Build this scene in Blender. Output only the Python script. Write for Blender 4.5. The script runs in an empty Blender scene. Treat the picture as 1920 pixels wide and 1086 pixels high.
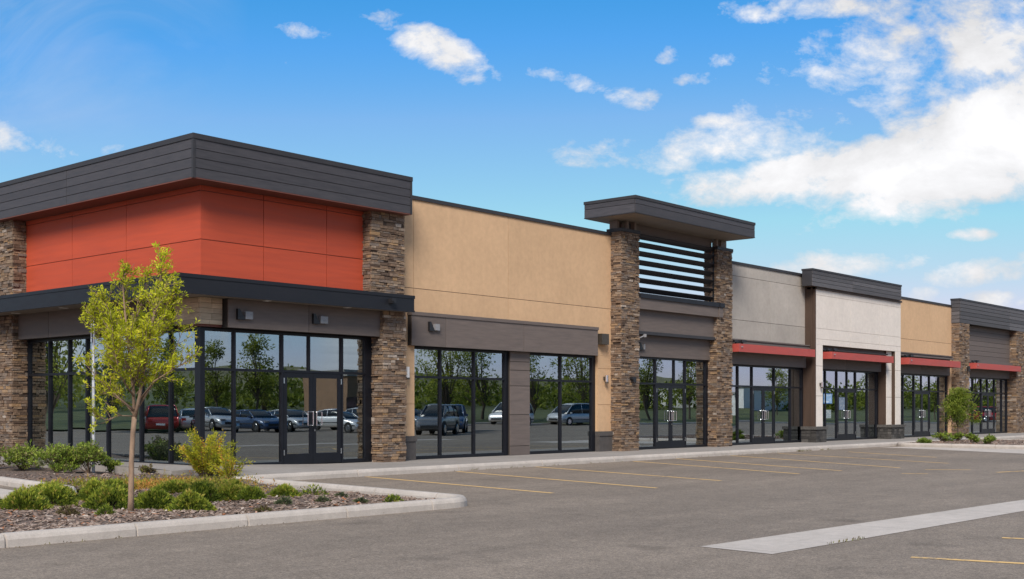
import bpy, math, random
from mathutils import Vector, Matrix
R = math.radians
random.seed(7)
sc = bpy.context.scene
COL = sc.collection

# ------------------------------------------------------------------ helpers
EACH = {'plinth', 'roof_bracket', 'downlight', 'corner_trim', 'hinge', 'interior_column', 'louvre_frame', 'header_panel', 'wall', 'wall_core', 'header_core', 'clamp', 'stem_', 'header_flashing', 'sill_board', 'sill_flashing', 'brown_surround', 'foundation', 'sign_light'}
class MB:
    """collects faces and links them as ONE mesh object"""
    def __init__(self):
        self.v = []; self.f = []; self.t = []
    def face(self, pts, t=0.5):
        n = len(self.v); self.v += [tuple(p) for p in pts]
        self.f.append(tuple(range(n, n + len(pts)))); self.t.append(t)
    def box(self, x0, x1, y0, y1, z0, z1, t=0.5, jit=0.0):
        if x1 < x0: x0, x1 = x1, x0
        if y1 < y0: y0, y1 = y1, y0
        n = len(self.v)
        p = [(x0,y0,z0),(x1,y0,z0),(x1,y1,z0),(x0,y1,z0),(x0,y0,z1),(x1,y0,z1),(x1,y1,z1),(x0,y1,z1)]
        if jit: p = [tuple(c + random.uniform(-jit, jit) for c in q) for q in p]
        self.v += p
        for q in ((0,3,2,1),(4,5,6,7),(0,1,5,4),(1,2,6,5),(2,3,7,6),(3,0,4,7)):
            self.f.append(tuple(n + i for i in q)); self.t.append(t)
        return self
    def obox(self, c, ax, ay, az, t=0.5):
        """box from centre and three half-axis vectors"""
        c = Vector(c); ax = Vector(ax); ay = Vector(ay); az = Vector(az); n = len(self.v)
        for s in ((-1,-1,-1),(1,-1,-1),(1,1,-1),(-1,1,-1),(-1,-1,1),(1,-1,1),(1,1,1),(-1,1,1)):
            self.v.append(tuple(c + ax*s[0] + ay*s[1] + az*s[2]))
        for q in ((0,3,2,1),(4,5,6,7),(0,1,5,4),(1,2,6,5),(2,3,7,6),(3,0,4,7)):
            self.f.append(tuple(n + i for i in q)); self.t.append(t)
        return self
    def tube(self, pts, rad, n=8, t=0.5, cap=True):
        pts = [Vector(p) for p in pts]
        if not hasattr(rad, '__len__'): rad = [rad]*len(pts)
        base = len(self.v)
        for i, p in enumerate(pts):
            d = (pts[min(i+1, len(pts)-1)] - pts[max(i-1, 0)]).normalized()
            a = d.orthogonal().normalized() if i == 0 else (a - d*a.dot(d)).normalized()
            b = d.cross(a)
            for k in range(n):
                w = 2*math.pi*k/n
                self.v.append(tuple(p + (a*math.cos(w) + b*math.sin(w))*rad[i]))
        for i in range(len(pts)-1):
            for k in range(n):
                k2 = (k+1) % n
                self.f.append((base+i*n+k, base+i*n+k2, base+(i+1)*n+k2, base+(i+1)*n+k)); self.t.append(t)
        if cap:
            self.f.append(tuple(base+k for k in range(n))[::-1]); self.t.append(t)
            self.f.append(tuple(base+(len(pts)-1)*n+k for k in range(n))); self.t.append(t)
        return self
    def prism(self, poly, z0, z1, t=0.5):
        n = len(self.v); m = len(poly)
        self.v += [(x, y, z0) for x, y in poly] + [(x, y, z1) for x, y in poly]
        self.f.append(tuple(n+i for i in range(m))[::-1]); self.t.append(t)
        self.f.append(tuple(n+m+i for i in range(m))); self.t.append(t)
        for i in range(m):
            j = (i+1) % m
            self.f.append((n+i, n+j, n+m+j, n+m+i)); self.t.append(t)
        return self
    def pieces(self):
        """faces grouped into pieces that touch (within 3 cm)"""
        groups = []
        for f, t in zip(self.f, self.t):
            P = [self.v[i] for i in f]
            lo = [min(p[k] for p in P) - 0.016 for k in range(3)]; hi = [max(p[k] for p in P) + 0.016 for k in range(3)]
            hit = [g for g in groups if all(g[0][k] <= hi[k] and lo[k] <= g[1][k] for k in range(3))]
            g = [lo, hi, [(f, t)]]
            for h in hit:
                groups.remove(h)
                g = [[min(a, b) for a, b in zip(g[0], h[0])], [max(a, b) for a, b in zip(g[1], h[1])], h[2] + g[2]]
            groups.append(g)
        out = []
        for g in groups:
            b = MB(); m = {}
            for f, t in g[2]:
                for i in f:
                    if i not in m: m[i] = len(b.v); b.v.append(self.v[i])
                b.f.append(tuple(m[i] for i in f)); b.t.append(t)
            out.append(b)
        return out
    def build(self, name, mat, parent=None, smooth=False, loc=None):
        if name in EACH and parent is not None and len(self.f) < 600:
            ps = self.pieces()
            if len(ps) > 1: return [p._build(name, mat, parent, smooth, loc) for p in ps][0]
        return self._build(name, mat, parent, smooth, loc)
    def _build(self, name, mat, parent=None, smooth=False, loc=None):
        me = bpy.data.meshes.new(name)
        org = Vector((0,0,0)); q = parent
        while q is not None:
            org += q.location; q = q.parent
        if loc is not None: org = Vector(loc)
        me.from_pydata([tuple(Vector(p) - org) for p in self.v], [], self.f)
        at = me.attributes.new('tint', 'FLOAT', 'FACE')
        at.data.foreach_set('value', self.t)
        if smooth: me.polygons.foreach_set('use_smooth', [True]*len(me.polygons))
        me.materials.append(mat); me.update()
        o = bpy.data.objects.new(name, me); COL.objects.link(o)
        if parent is not None: o.parent = parent
        elif loc is not None: o.location = loc
        return o

def tag(o, label=None, cat=None, group=None, kind=None):
    if label: o['label'] = label
    if cat: o['category'] = cat
    if group: o['group'] = group
    if kind: o['kind'] = kind
    return o
def thing(name, label, cat, loc=(0,0,0), group=None):
    o = bpy.data.objects.new(name, None); COL.objects.link(o)
    o.location = loc; o.empty_display_size = 0.3
    return tag(o, label, cat, group)
def copy_thing(root, loc, rz, label, scale=None, mats=None):
    r = root.copy(); COL.objects.link(r); r.location = loc; r.rotation_euler = (0, 0, rz); r['label'] = label
    if scale: r.scale = scale
    for ch in list(root.children):
        c = ch.copy(); COL.objects.link(c); c.parent = r
        if mats and ch.name.split('.')[0] in mats:
            c.data = ch.data.copy(); c.data.materials[0] = mats[ch.name.split('.')[0]]
        for g in list(ch.children):
            d = g.copy(); COL.objects.link(d); d.parent = c
            if mats and g.name.split('.')[0] in mats:
                d.data = g.data.copy(); d.data.materials[0] = mats[g.name.split('.')[0]]
    return r

# ------------------------------------------------------------------ materials
class NT:
    def __init__(self, name):
        m = bpy.data.materials.new(name); m.use_nodes = True
        self.m = m; self.t = m.node_tree; self.n = self.t.nodes
        self.bsdf = self.n['Principled BSDF']; self.out = self.n['Material Output']
    def new(self, typ, **kw):
        x = self.n.new(typ)
        for k, v in kw.items(): setattr(x, k, v)
        return x
    def link(self, a, b): self.t.links.new(a, b)
    def noise(self, scale, detail=4, rough=0.55, vec=None, dist=0.0):
        x = self.new('ShaderNodeTexNoise'); x.inputs['Scale'].default_value = scale
        x.inputs['Detail'].default_value = detail; x.inputs['Roughness'].default_value = rough
        x.inputs['Distortion'].default_value = dist
        if vec is not None: self.link(vec, x.inputs['Vector'])
        return x.outputs[0]
    def coords(self, scale=(1,1,1)):
        tc = self.new('ShaderNodeNewGeometry'); mp = self.new('ShaderNodeMapping')
        mp.inputs['Scale'].default_value = scale; self.link(tc.outputs['Position'], mp.inputs['Vector'])
        return mp.outputs[0]
    def ramp(self, fac, stops, interp='LINEAR'):
        x = self.new('ShaderNodeValToRGB'); cr = x.color_ramp; cr.interpolation = interp
        while len(cr.elements) < len(stops): cr.elements.new(0.5)
        for e, (p, c) in zip(cr.elements, stops):
            e.position = p; e.color = (*c, 1) if len(c) == 3 else c
        self.link(fac, x.inputs['Fac']); return x.outputs['Color']
    def mapr(self, val, a, b, c, d, clamp=True):
        x = self.new('ShaderNodeMapRange'); x.clamp = clamp
        for i, q in zip((1,2,3,4), (a,b,c,d)): x.inputs[i].default_value = q
        self.link(val, x.inputs[0]); return x.outputs[0]
    def math(self, op, a, b=None, c=None):
        x = self.new('ShaderNodeMath', operation=op)
        for i, q in enumerate((a, b, c)):
            if q is None: continue
            if isinstance(q, (int, float)): x.inputs[i].default_value = q
            else: self.link(q, x.inputs[i])
        return x.outputs[0]
    def mixc(self, fac, a, b, blend='MIX'):
        x = self.new('ShaderNodeMix', data_type='RGBA', blend_type=blend)
        for s, q in ((x.inputs[0], fac), (x.inputs[6], a), (x.inputs[7], b)):
            if isinstance(q, (int, float)): s.default_value = q
            elif isinstance(q, tuple): s.default_value = (*q, 1)
            else: self.link(q, s)
        return x.outputs[2]
    def tint(self):
        x = self.new('ShaderNodeAttribute'); x.attribute_name = 'tint'; return x.outputs['Fac']
    def bump(self, h, strength=0.3, dist=0.01):
        x = self.new('ShaderNodeBump'); x.inputs['Strength'].default_value = strength
        x.inputs['Distance'].default_value = dist; self.link(h, x.inputs['Height'])
        self.link(x.outputs[0], self.bsdf.inputs['Normal'])
    def scale_by(self, col, fac):
        """multiply a colour by a scalar socket"""
        x = self.new('ShaderNodeVectorMath', operation='SCALE'); self.link(col, x.inputs[0]); self.link(fac, x.inputs['Scale'])
        return x.outputs[0]

def mat_plain(name, col, rough=0.5, metal=0.0, var=0.25, vscale=3.0, stretch=(1,1,1), bump=0.0, bscale=60, tintvar=0.12, spec=0.5):
    m = NT(name)
    c = m.coords(stretch)
    n1 = m.noise(vscale, 5, 0.6, c)
    f = m.mapr(n1, 0.25, 0.75, 1 - var, 1 + var)
    f2 = m.mapr(m.tint(), 0, 1, 1 - tintvar, 1 + tintvar)
    f = m.math('MULTIPLY', f, f2)
    rgb = m.new('ShaderNodeRGB'); rgb.outputs[0].default_value = (*col, 1)
    m.link(m.scale_by(rgb.outputs[0], f), m.bsdf.inputs['Base Color'])
    m.link(m.mapr(n1, 0.3, 0.7, max(0.05, rough - 0.08), min(1, rough + 0.08)), m.bsdf.inputs['Roughness'])
    m.bsdf.inputs['Metallic'].default_value = metal
    m.bsdf.inputs['Specular IOR Level'].default_value = spec
    if bump:
        m.bump(m.noise(bscale, 5, 0.65, m.coords()), bump, 0.01)
    return m.m

def mat_stucco(name, col, var=0.10):
    m = NT(name); c = m.coords()
    big = m.noise(0.7, 4, 0.6, c); mid = m.noise(7, 5, 0.65, c)
    streak = m.noise(2.2, 4, 0.6, m.coords((2.2, 2.2, 0.22)))
    f = m.math('MULTIPLY', m.mapr(big, 0.3, 0.7, 1 - var, 1 + var), m.mapr(mid, 0.3, 0.7, 0.935, 1.06))
    f = m.math('MULTIPLY', f, m.mapr(streak, 0.35, 0.7, 1.015, 0.975))
    f = m.math('MULTIPLY', f, m.mapr(m.tint(), 0, 1, 0.96, 1.04))
    rgb = m.new('ShaderNodeRGB'); rgb.outputs[0].default_value = (*col, 1)
    m.link(m.scale_by(rgb.outputs[0], f), m.bsdf.inputs['Base Color'])
    m.bsdf.inputs['Roughness'].default_value = 0.9; m.bsdf.inputs['Specular IOR Level'].default_value = 0.2
    m.bump(m.noise(90, 4, 0.7, c), 0.35, 0.01)
    return m.m

def mat_stone(name, stops, dark=1.0):
    m = NT(name); c = m.coords()
    col = m.ramp(m.tint(), stops)
    n = m.noise(22, 6, 0.7, c); n2 = m.noise(4.5, 3, 0.6, c)
    f = m.math('MULTIPLY', m.mapr(n, 0.25, 0.75, 0.62, 1.4), m.mapr(n2, 0.3, 0.7, 0.85, 1.15))
    m.link(m.scale_by(col, m.math('MULTIPLY', f, 1.06)), m.bsdf.inputs['Base Color'])
    m.bsdf.inputs['Roughness'].default_value = 0.92; m.bsdf.inputs['Specular IOR Level'].default_value = 0.2
    m.bump(n, 0.8, 0.025)
    return m.m

def mat_asphalt():
    m = NT('asphalt'); c = m.coords()
    fine = m.noise(42, 4, 0.8, c); grit = m.new('ShaderNodeTexVoronoi'); grit.inputs['Scale'].default_value = 75
    m.link(c, grit.inputs['Vector'])
    mid = m.noise(3.5, 5, 0.6, c); big = m.noise(0.22, 4, 0.6, c)
    lanes = m.noise(0.5, 4, 0.6, m.coords((0.22, 1.5, 1)))
    col = m.ramp(big, [(0.3, (0.214, 0.176, 0.140)), (0.7, (0.264, 0.216, 0.170))])
    f = m.mapr(fine, 0.3, 0.7, 0.58, 1.42)
    f = m.math('MULTIPLY', f, m.mapr(grit.outputs['Distance'], 0.0, 0.75, 1.28, 0.74))
    f = m.math('MULTIPLY', f, m.mapr(m.noise(17, 4, 0.75, c), 0.3, 0.7, 0.70, 1.30))
    f = m.math('MULTIPLY', f, m.mapr(mid, 0.3, 0.7, 0.88, 1.12))
    f = m.math('MULTIPLY', f, m.mapr(lanes, 0.35, 0.68, 0.88, 1.09))
    # sealed cracks: thin wandering lines
    w = m.new('ShaderNodeTexVoronoi', feature='DISTANCE_TO_EDGE'); w.inputs['Scale'].default_value = 0.16
    wob = m.new('ShaderNodeVectorMath', operation='ADD'); nz = m.new('ShaderNodeTexNoise'); nz.inputs['Scale'].default_value = 0.8
    nz.inputs['Detail'].default_value = 5
    m.link(c, nz.inputs['Vector']); m.link(c, wob.inputs[0]); m.link(nz.outputs['Color'], wob.inputs[1])
    m.link(wob.outputs[0], w.inputs['Vector'])
    crack = m.mapr(w.outputs['Distance'], 0.0004, 0.002, 0.84, 1.0)
    f = m.math('MULTIPLY', f, crack)
    # oil drips in the stalls
    oil = m.noise(1.1, 3, 0.5, m.coords((1, 0.8, 1)))
    f = m.math('MULTIPLY', f, m.mapr(oil, 0.62, 0.76, 1.0, 0.74))
    m.link(m.scale_by(col, f), m.bsdf.inputs['Base Color'])
    m.bsdf.inputs['Roughness'].default_value = 0.9; m.bsdf.inputs['Specular IOR Level'].default_value = 0.25
    m.bump(fine, 0.5, 0.006)
    return m.m

def mat_concrete(name, col, joints=None):
    m = NT(name); c = m.coords()
    big = m.noise(0.6, 5, 0.65, c); mid = m.noise(6, 5, 0.7, c); fine = m.noise(70, 3, 0.7, c)
    f = m.math('MULTIPLY', m.mapr(big, 0.3, 0.7, 0.88, 1.1), m.mapr(mid, 0.3, 0.7, 0.9, 1.1))
    f = m.math('MULTIPLY', f, m.mapr(fine, 0.3, 0.7, 0.88, 1.12))
    stain = m.noise(1.6, 6, 0.7, m.coords((0.5, 1.5, 1)))
    f = m.math('MULTIPLY', f, m.mapr(stain, 0.58, 0.75, 1.0, 0.78))
    if joints:
        sx = m.new('ShaderNodeSeparateXYZ'); m.link(c, sx.inputs[0])
        fr = m.math('FRACT', m.math('DIVIDE', sx.outputs[0], joints))
        d = m.math('ABSOLUTE', m.math('SUBTRACT', fr, 0.5))
        f = m.math('MULTIPLY', f, m.mapr(d, 0.0, 0.012/joints, 0.45, 1.0))
    rgb = m.new('ShaderNodeRGB'); rgb.outputs[0].default_value = (*col, 1)
    m.link(m.scale_by(rgb.outputs[0], f), m.bsdf.inputs['Base Color'])
    m.bsdf.inputs['Roughness'].default_value = 0.9; m.bsdf.inputs['Specular IOR Level'].default_value = 0.25
    m.bump(fine, 0.35, 0.006)
    return m.m

def mat_leaf(name, stops, trans=0.35):
    m = NT(name)
    col = m.ramp(m.tint(), stops)
    n = m.noise(3.5, 2, 0.5, m.coords())
    col = m.scale_by(col, m.mapr(n, 0.3, 0.7, 0.75, 1.25))
    m.link(col, m.bsdf.inputs['Base Color'])
    m.bsdf.inputs['Roughness'].default_value = 0.6; m.bsdf.inputs['Specular IOR Level'].default_value = 0.25
    tr = m.new('ShaderNodeBsdfTranslucent'); m.link(col, tr.inputs['Color'])
    mx = m.new('ShaderNodeMixShader'); mx.inputs[0].default_value = trans
    m.link(m.bsdf.outputs[0], mx.inputs[1]); m.link(tr.outputs[0], mx.inputs[2]); m.link(mx.outputs[0], m.out.inputs[0])
    return m.m

def mat_glass(name, tintc=(0.46, 0.54, 0.50), f0=0.40, wav=0.0):
    m = NT(name); m.n.remove(m.bsdf)
    tr = m.new('ShaderNodeBsdfTransparent'); tr.inputs[0].default_value = (*tintc, 1)
    gl = m.new('ShaderNodeBsdfGlossy'); gl.inputs['Roughness'].default_value = 0.0
    gl.inputs[0].default_value = (0.74, 0.83, 0.90, 1)
    lw = m.new('ShaderNodeLayerWeight'); lw.inputs[0].default_value = 0.5
    p = m.math('POWER', lw.outputs['Facing'], 2.6)
    fac = m.math('ADD', m.math('MULTIPLY', p, 0.75), f0)
    fac = m.math('MINIMUM', fac, 0.95)
    b = m.new('ShaderNodeBump'); b.inputs['Strength'].default_value = 0.02; b.inputs['Distance'].default_value = 0.05
    m.link(m.noise(0.9, 1, 0.3, m.coords()), b.inputs['Height']); m.link(b.outputs[0], gl.inputs['Normal'])
    mx = m.new('ShaderNodeMixShader'); m.link(fac, mx.inputs[0])
    m.link(tr.outputs[0], mx.inputs[1]); m.link(gl.outputs[0], mx.inputs[2]); m.link(mx.outputs[0], m.out.inputs[0])
    return m.m

M = {}
M['fascia'] = mat_plain('charcoal_cladding', (0.057, 0.055, 0.061), 0.6, 0, 0.22, 2.5, (1.0, 1.0, 9.0), 0.12, 40, spec=0.3)
M['fascia_light'] = mat_plain('grey_cladding', (0.090, 0.086, 0.090), 0.6, 0, 0.25, 2.5, (1.0, 1.0, 9.0), 0.12, 40, 0.3, spec=0.3)
M['trim'] = mat_plain('dark_metal_trim', (0.036, 0.035, 0.038), 0.55, 0, 0.14, 2.0, (1,1,3), spec=0.3)
M['canopy'] = mat_plain('blue_grey_metal', (0.013, 0.014, 0.018), 0.5, 0, 0.14, 1.5, (1,1,4), spec=0.3)
M['red'] = mat_plain('red_panel', (0.44, 0.064, 0.025), 0.7, 0, 0.13, 2.2, (0.3, 0.3, 5.0), 0.12, 50, 0.05)
M['soffit'] = mat_plain('brown_soffit', (0.15, 0.055, 0.04), 0.7, 0, 0.2, 2)
M['soffit_grey'] = mat_plain('grey_soffit', (0.20, 0.165, 0.135), 0.7, 0, 0.2, 2)
M['tan'] = mat_stucco('tan_stucco', (0.565, 0.375, 0.222), 0.05)
M['greyst'] = mat_stucco('grey_stucco', (0.385, 0.350, 0.310))
M['white'] = mat_stucco('white_stucco', (0.69, 0.63, 0.565), 0.04)
M['panel'] = mat_plain('taupe_panel', (0.125, 0.100, 0.088), 0.7, 0, 0.2, 2.2, (0.8, 0.8, 8.0), 0.15, 50)
M['brown'] = mat_plain('brown_metal', (0.060, 0.036, 0.024), 0.6, 0, 0.2, 2.5, (3,3,0.6))
M['awning'] = mat_plain('awning_red', (0.39, 0.066, 0.052), 0.55, 0, 0.12, 2.0, (1,1,3), 0, 60, 0.05)
M['frame'] = mat_plain('black_aluminium', (0.008, 0.009, 0.013), 0.4, 0, 0.15, 3, spec=0.3)
M['sealant'] = mat_plain('joint_black', (0.03, 0.025, 0.022), 0.9)
M['glass'] = mat_glass('shop_glass')
M['steel'] = mat_plain('brushed_steel', (0.62, 0.62, 0.62), 0.28, 1.0, 0.08)
M['galv'] = mat_plain('galvanised_steel', (0.62, 0.63, 0.64), 0.45, 0.75, 0.2, 12)
M['black'] = mat_plain('black_paint', (0.012, 0.012, 0.014), 0.45)
M['lens'] = mat_plain('frosted_lens', (0.24, 0.24, 0.25), 0.3, 0, 0.1)
M['bronze'] = mat_plain('bronze_lamp', (0.09, 0.075, 0.06), 0.45, 0.4)
M['whitepaint'] = mat_plain('white_paint', (0.75, 0.74, 0.72), 0.45, 0, 0.08)
M['mortar'] = mat_plain('mortar', (0.055, 0.045, 0.038), 0.95)
STONE = [(0.0, (0.06, 0.043, 0.034)), (0.18, (0.13, 0.088, 0.062)), (0.36, (0.20, 0.136, 0.092)), (0.48, (0.155, 0.128, 0.110)),
         (0.64, (0.24, 0.170, 0.115)), (0.78, (0.28, 0.175, 0.09)), (0.9, (0.30, 0.23, 0.17)), (1.0, (0.36, 0.31, 0.265))]
M['stone'] = mat_stone('ledge_stone', STONE)
M['darkstone'] = mat_stone('dark_base_stone', [(0, (0.035, 0.034, 0.033)), (0.5, (0.06, 0.057, 0.054)), (1, (0.10, 0.094, 0.088))])
M['cream'] = mat_plain('cream_block', (0.50, 0.39, 0.27), 0.9, 0, 0.25, 4, (0.6, 0.6, 3), 0.3, 40, 0.2)
M['plinth'] = mat_plain('dark_plinth', (0.07, 0.063, 0.06), 0.85, 0, 0.25, 8, (1,1,1), 0.3, 50)
M['asphalt'] = mat_asphalt()
M['walk'] = mat_concrete('sidewalk_concrete', (0.285, 0.262, 0.24), 1.8)
M['kerb'] = mat_concrete('kerb_concrete', (0.42, 0.38, 0.34))
M['pan'] = mat_concrete('gutter_concrete', (0.47, 0.42, 0.37), 3.2)
M['roof'] = mat_plain('roof_membrane', (0.30, 0.29, 0.27), 0.9)
M['inwall'] = mat_plain('interior_paint', (0.36, 0.35, 0.31), 0.8, 0, 0.1)
M['infloor'] = mat_plain('interior_floor', (0.16, 0.15, 0.14), 0.6, 0, 0.25, 1)
M['bark'] = mat_plain('young_bark', (0.25, 0.17, 0.115), 0.9, 0, 0.35, 16, (1,1,0.35), 0.6, 60)
M['oldbark'] = mat_plain('grey_bark', (0.10, 0.075, 0.055), 0.9, 0, 0.3, 8, (1,1,0.3))
M['stem'] = mat_plain('twig_bark', (0.13, 0.085, 0.055), 0.9)

def mat_line():
    m = NT('worn_yellow_paint'); c = m.coords()
    n = m.noise(9, 6, 0.7, c); big = m.noise(0.9, 3, 0.6, c)
    w = m.math('ADD', n, m.math('MULTIPLY', m.math('SUBTRACT', big, 0.5), 0.5))
    f = m.mapr(w, 0.30, 0.46, 0.0, 1.0)
    m.link(m.mixc(f, (0.2, 0.17, 0.14), (0.72, 0.46, 0.17)), m.bsdf.inputs['Base Color'])
    m.bsdf.inputs['Roughness'].default_value = 0.85
    return m.m
M['line'] = mat_line()
def mat_mulch():
    m = NT('bark_mulch'); c = m.coords()
    v = m.new('ShaderNodeTexVoronoi'); v.inputs['Scale'].default_value = 26; m.link(c, v.inputs['Vector'])
    n = m.noise(14, 5, 0.7, c)
    col = m.ramp(v.outputs['Color'], [(0, (0.05, 0.034, 0.026)), (0.5, (0.14, 0.098, 0.075)), (1, (0.25, 0.19, 0.15))])
    m.link(m.scale_by(col, m.mapr(n, 0.3, 0.7, 0.6, 1.3)), m.bsdf.inputs['Base Color'])
    m.bsdf.inputs['Roughness'].default_value = 0.95; m.bump(v.outputs['Distance'], 0.8, 0.03)
    return m.m
M['mulch'] = mat_mulch()
M['chips'] = mat_leaf('mulch_chips', [(0, (0.085, 0.058, 0.044)), (0.45, (0.21, 0.15, 0.118)), (0.75, (0.32, 0.25, 0.205)), (0.92, (0.43, 0.36, 0.30)), (1, (0.30, 0.12, 0.05))], 0.0)
M['treeleaf'] = mat_leaf('yellow_green_leaves', [(0, (0.17, 0.20, 0.012)), (0.5, (0.49, 0.52, 0.022)), (0.85, (0.66, 0.66, 0.045)), (1, (0.60, 0.46, 0.06))], 0.45)
M['leafy'] = mat_leaf('green_shrub_leaves', [(0, (0.07, 0.11, 0.018)), (0.5, (0.19, 0.275, 0.035)), (0.9, (0.36, 0.43, 0.065)), (1, (0.38, 0.36, 0.15))], 0.3)
M['juniper'] = mat_leaf('juniper_needles', [(0, (0.06, 0.09, 0.016)), (0.5, (0.18, 0.24, 0.028)), (0.85, (0.37, 0.41, 0.045)), (1, (0.44, 0.36, 0.08))], 0.3)
M['greyshrub'] = mat_leaf('grey_green_leaves', [(0, (0.05, 0.07, 0.035)), (0.6, (0.13, 0.155, 0.075)), (1, (0.24, 0.24, 0.13))], 0.3)
M['tanshrub'] = mat_leaf('tan_green_leaves', [(0, (0.08, 0.06, 0.03)), (0.5, (0.19, 0.15, 0.07)), (1, (0.20, 0.22, 0.06))], 0.3)
M['golden'] = mat_leaf('golden_leaves', [(0, (0.14, 0.16, 0.014)), (0.4, (0.34, 0.37, 0.026)), (0.7, (0.52, 0.46, 0.03)), (0.86, (0.56, 0.36, 0.04)), (1, (0.50, 0.16, 0.04))], 0.35)
M['cover'] = mat_leaf('ground_cover_leaves', [(0, (0.10, 0.10, 0.015)), (0.4, (0.24, 0.25, 0.03)), (0.7, (0.40, 0.25, 0.05)), (1, (0.46, 0.17, 0.05))], 0.3)
M['fartree'] = mat_leaf('broadleaf_leaves', [(0, (0.06, 0.08, 0.015)), (0.5, (0.20, 0.235, 0.032)), (1, (0.42, 0.44, 0.06))], 0.45)
M['islandleaf'] = mat_leaf('bright_green_leaves', [(0, (0.06, 0.10, 0.012)), (0.5, (0.16, 0.22, 0.025)), (1, (0.30, 0.34, 0.05))], 0.35)
M['grass'] = mat_plain('verge_grass', (0.085, 0.098, 0.03), 0.95, 0, 0.4, 0.6)
M['hill'] = mat_plain('dry_hill_grass', (0.15, 0.14, 0.06), 0.95, 0, 0.5, 0.03)

# ------------------------------------------------------------------ ground
def sheet(name, poly, z, mat):
    b = MB(); b.face([(x, y, z) for x, y in poly]); return tag(b.build(name, mat), kind='structure')
sheet('parking_lot', [(-420, -420), (500, -420), (500, 420), (-420, 420)], 0.0, M['asphalt'])

def swept_kerb(name, path, w=0.16, h=0.15, seg=1.55, closed=False):
    """concrete kerb with rounded shoulders, poured in lengths with open joints"""
    pts = [Vector((x, y, 0)) for x, y in path]
    # resample
    out = [pts[0]]; acc = 0
    res = []
    for a, c in zip(pts, pts[1:]):
        L = (c - a).length; n = max(1, int(L/0.26))
        for i in range(n): res.append(a + (c - a)*(i/n))
    res.append(pts[-1])
    prof = [(-w/2 - 0.02, -0.05), (-w/2 - 0.015, h*0.55), (-w/2 + 0.005, h - 0.03), (-w/2 + 0.035, h), (w/2 - 0.035, h), (w/2 - 0.005, h - 0.03), (w/2 + 0.015, h*0.55), (w/2 + 0.02, -0.05)]
    b = MB(); prev = None; dist = 0; lastj = 0
    def ring(p, d, sh=0.0):
        nrm = Vector((d.y, -d.x, 0)); base = len(b.v)
        for u, z in prof:
            b.v.append(tuple(p + nrm*u*(1 - sh) + Vector((0, 0, z - (sh*0.12 if z > 0 else 0)))))
        return base
    k = len(prof)
    for i, p in enumerate(res):
        d = (res[min(i+1, len(res)-1)] - res[max(i-1, 0)]).normalized()
        if i: dist += (p - res[i-1]).length
        if dist - lastj > seg and i < len(res) - 1:
            lastj = dist
            rings = [ring(p - d*0.016, d), ring(p - d*0.008, d, 0.22), ring(p + d*0.008, d, 0.22), ring(p + d*0.016, d)]
        else: rings = [ring(p, d)]
        for r in rings:
            if prev is not None:
                for q in range(k - 1):
                    b.f.append((prev+q, prev+q+1, r+q+1, r+q)); b.t.append(0.5)
            else:
                b.f.append(tuple(r+q for q in range(k))); b.t.append(0.5)
            prev = r
    b.f.append(tuple(prev+q for q in range(k))[::-1]); b.t.append(0.5)
    return tag(b.build(name, M['kerb']), kind='structure')

def arc(cx, cy, r, a0, a1, n=8):
    return [(cx + r*math.cos(R(a0 + (a1-a0)*i/n)), cy + r*math.sin(R(a0 + (a1-a0)*i/n))) for i in range(n+1)]

# sidewalk in front of the shops: pavement slab, rising a little towards the corner shop
def walk_z(x, y):
    k = max(0.0, min(1.0, (19.5 - x)/4.0)); k = k*k*(3 - 2*k)
    j = max(0.0, min(1.0, (y - 20.2)/2.2))
    return 0.150 + 0.085*k*j
b = MB()
xs = [14.1, 14.65, 15, 15.5, 16, 16.5, 17, 17.5, 18, 18.5, 19, 19.5, 20, 22, 30, 40, 52, 60, 80, 95]
ys = [19.93, 20.4, 21, 21.6, 22.2, 22.44, 22.8]
for x0, x1 in zip(xs, xs[1:]):
    for y0, y1 in zip(ys, ys[1:]):
        if y1 <= 21.6 and x0 < 14.65: continue
        b.face([(x0,y0,walk_z(x0,y0)), (x1,y0,walk_z(x1,y0)), (x1,y1,walk_z(x1,y1)), (x0,y1,walk_z(x0,y1))])
for y0, y1, xl in zip([22.8, 23.8, 26, 30, 36], [23.8, 26, 30, 36, 46], [14.1, 14.55, 14.55, 14.55, 14.55]):
    b.face([(xl, y0, walk_z(xl, y0)), (15.45, y0, walk_z(15.45, y0)), (15.45, y1, walk_z(15.45, y1)), (xl, y1, walk_z(xl, y1))])
for (xa, ya), (xb, yb) in zip([(14.65,19.93),(14.65,21.6),(14.1,21.6),(14.1,23.8),(14.55,23.8)], [(14.65,21.6),(14.1,21.6),(14.1,23.8),(14.55,23.8),(14.55,46)]):
    b.face([(xa, ya, 0.0), (xa, ya, walk_z(xa, ya)), (xb, yb, walk_z(xb, yb)), (xb, yb, 0.0)])
tag(b.build('sidewalk', M['walk']), kind='structure')
swept_kerb('sidewalk_kerb', [(14.35, 19.82), (20, 19.83), (40, 19.83), (60, 19.83), (95, 19.83)], 0.2, 0.152, 3.0)

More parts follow.
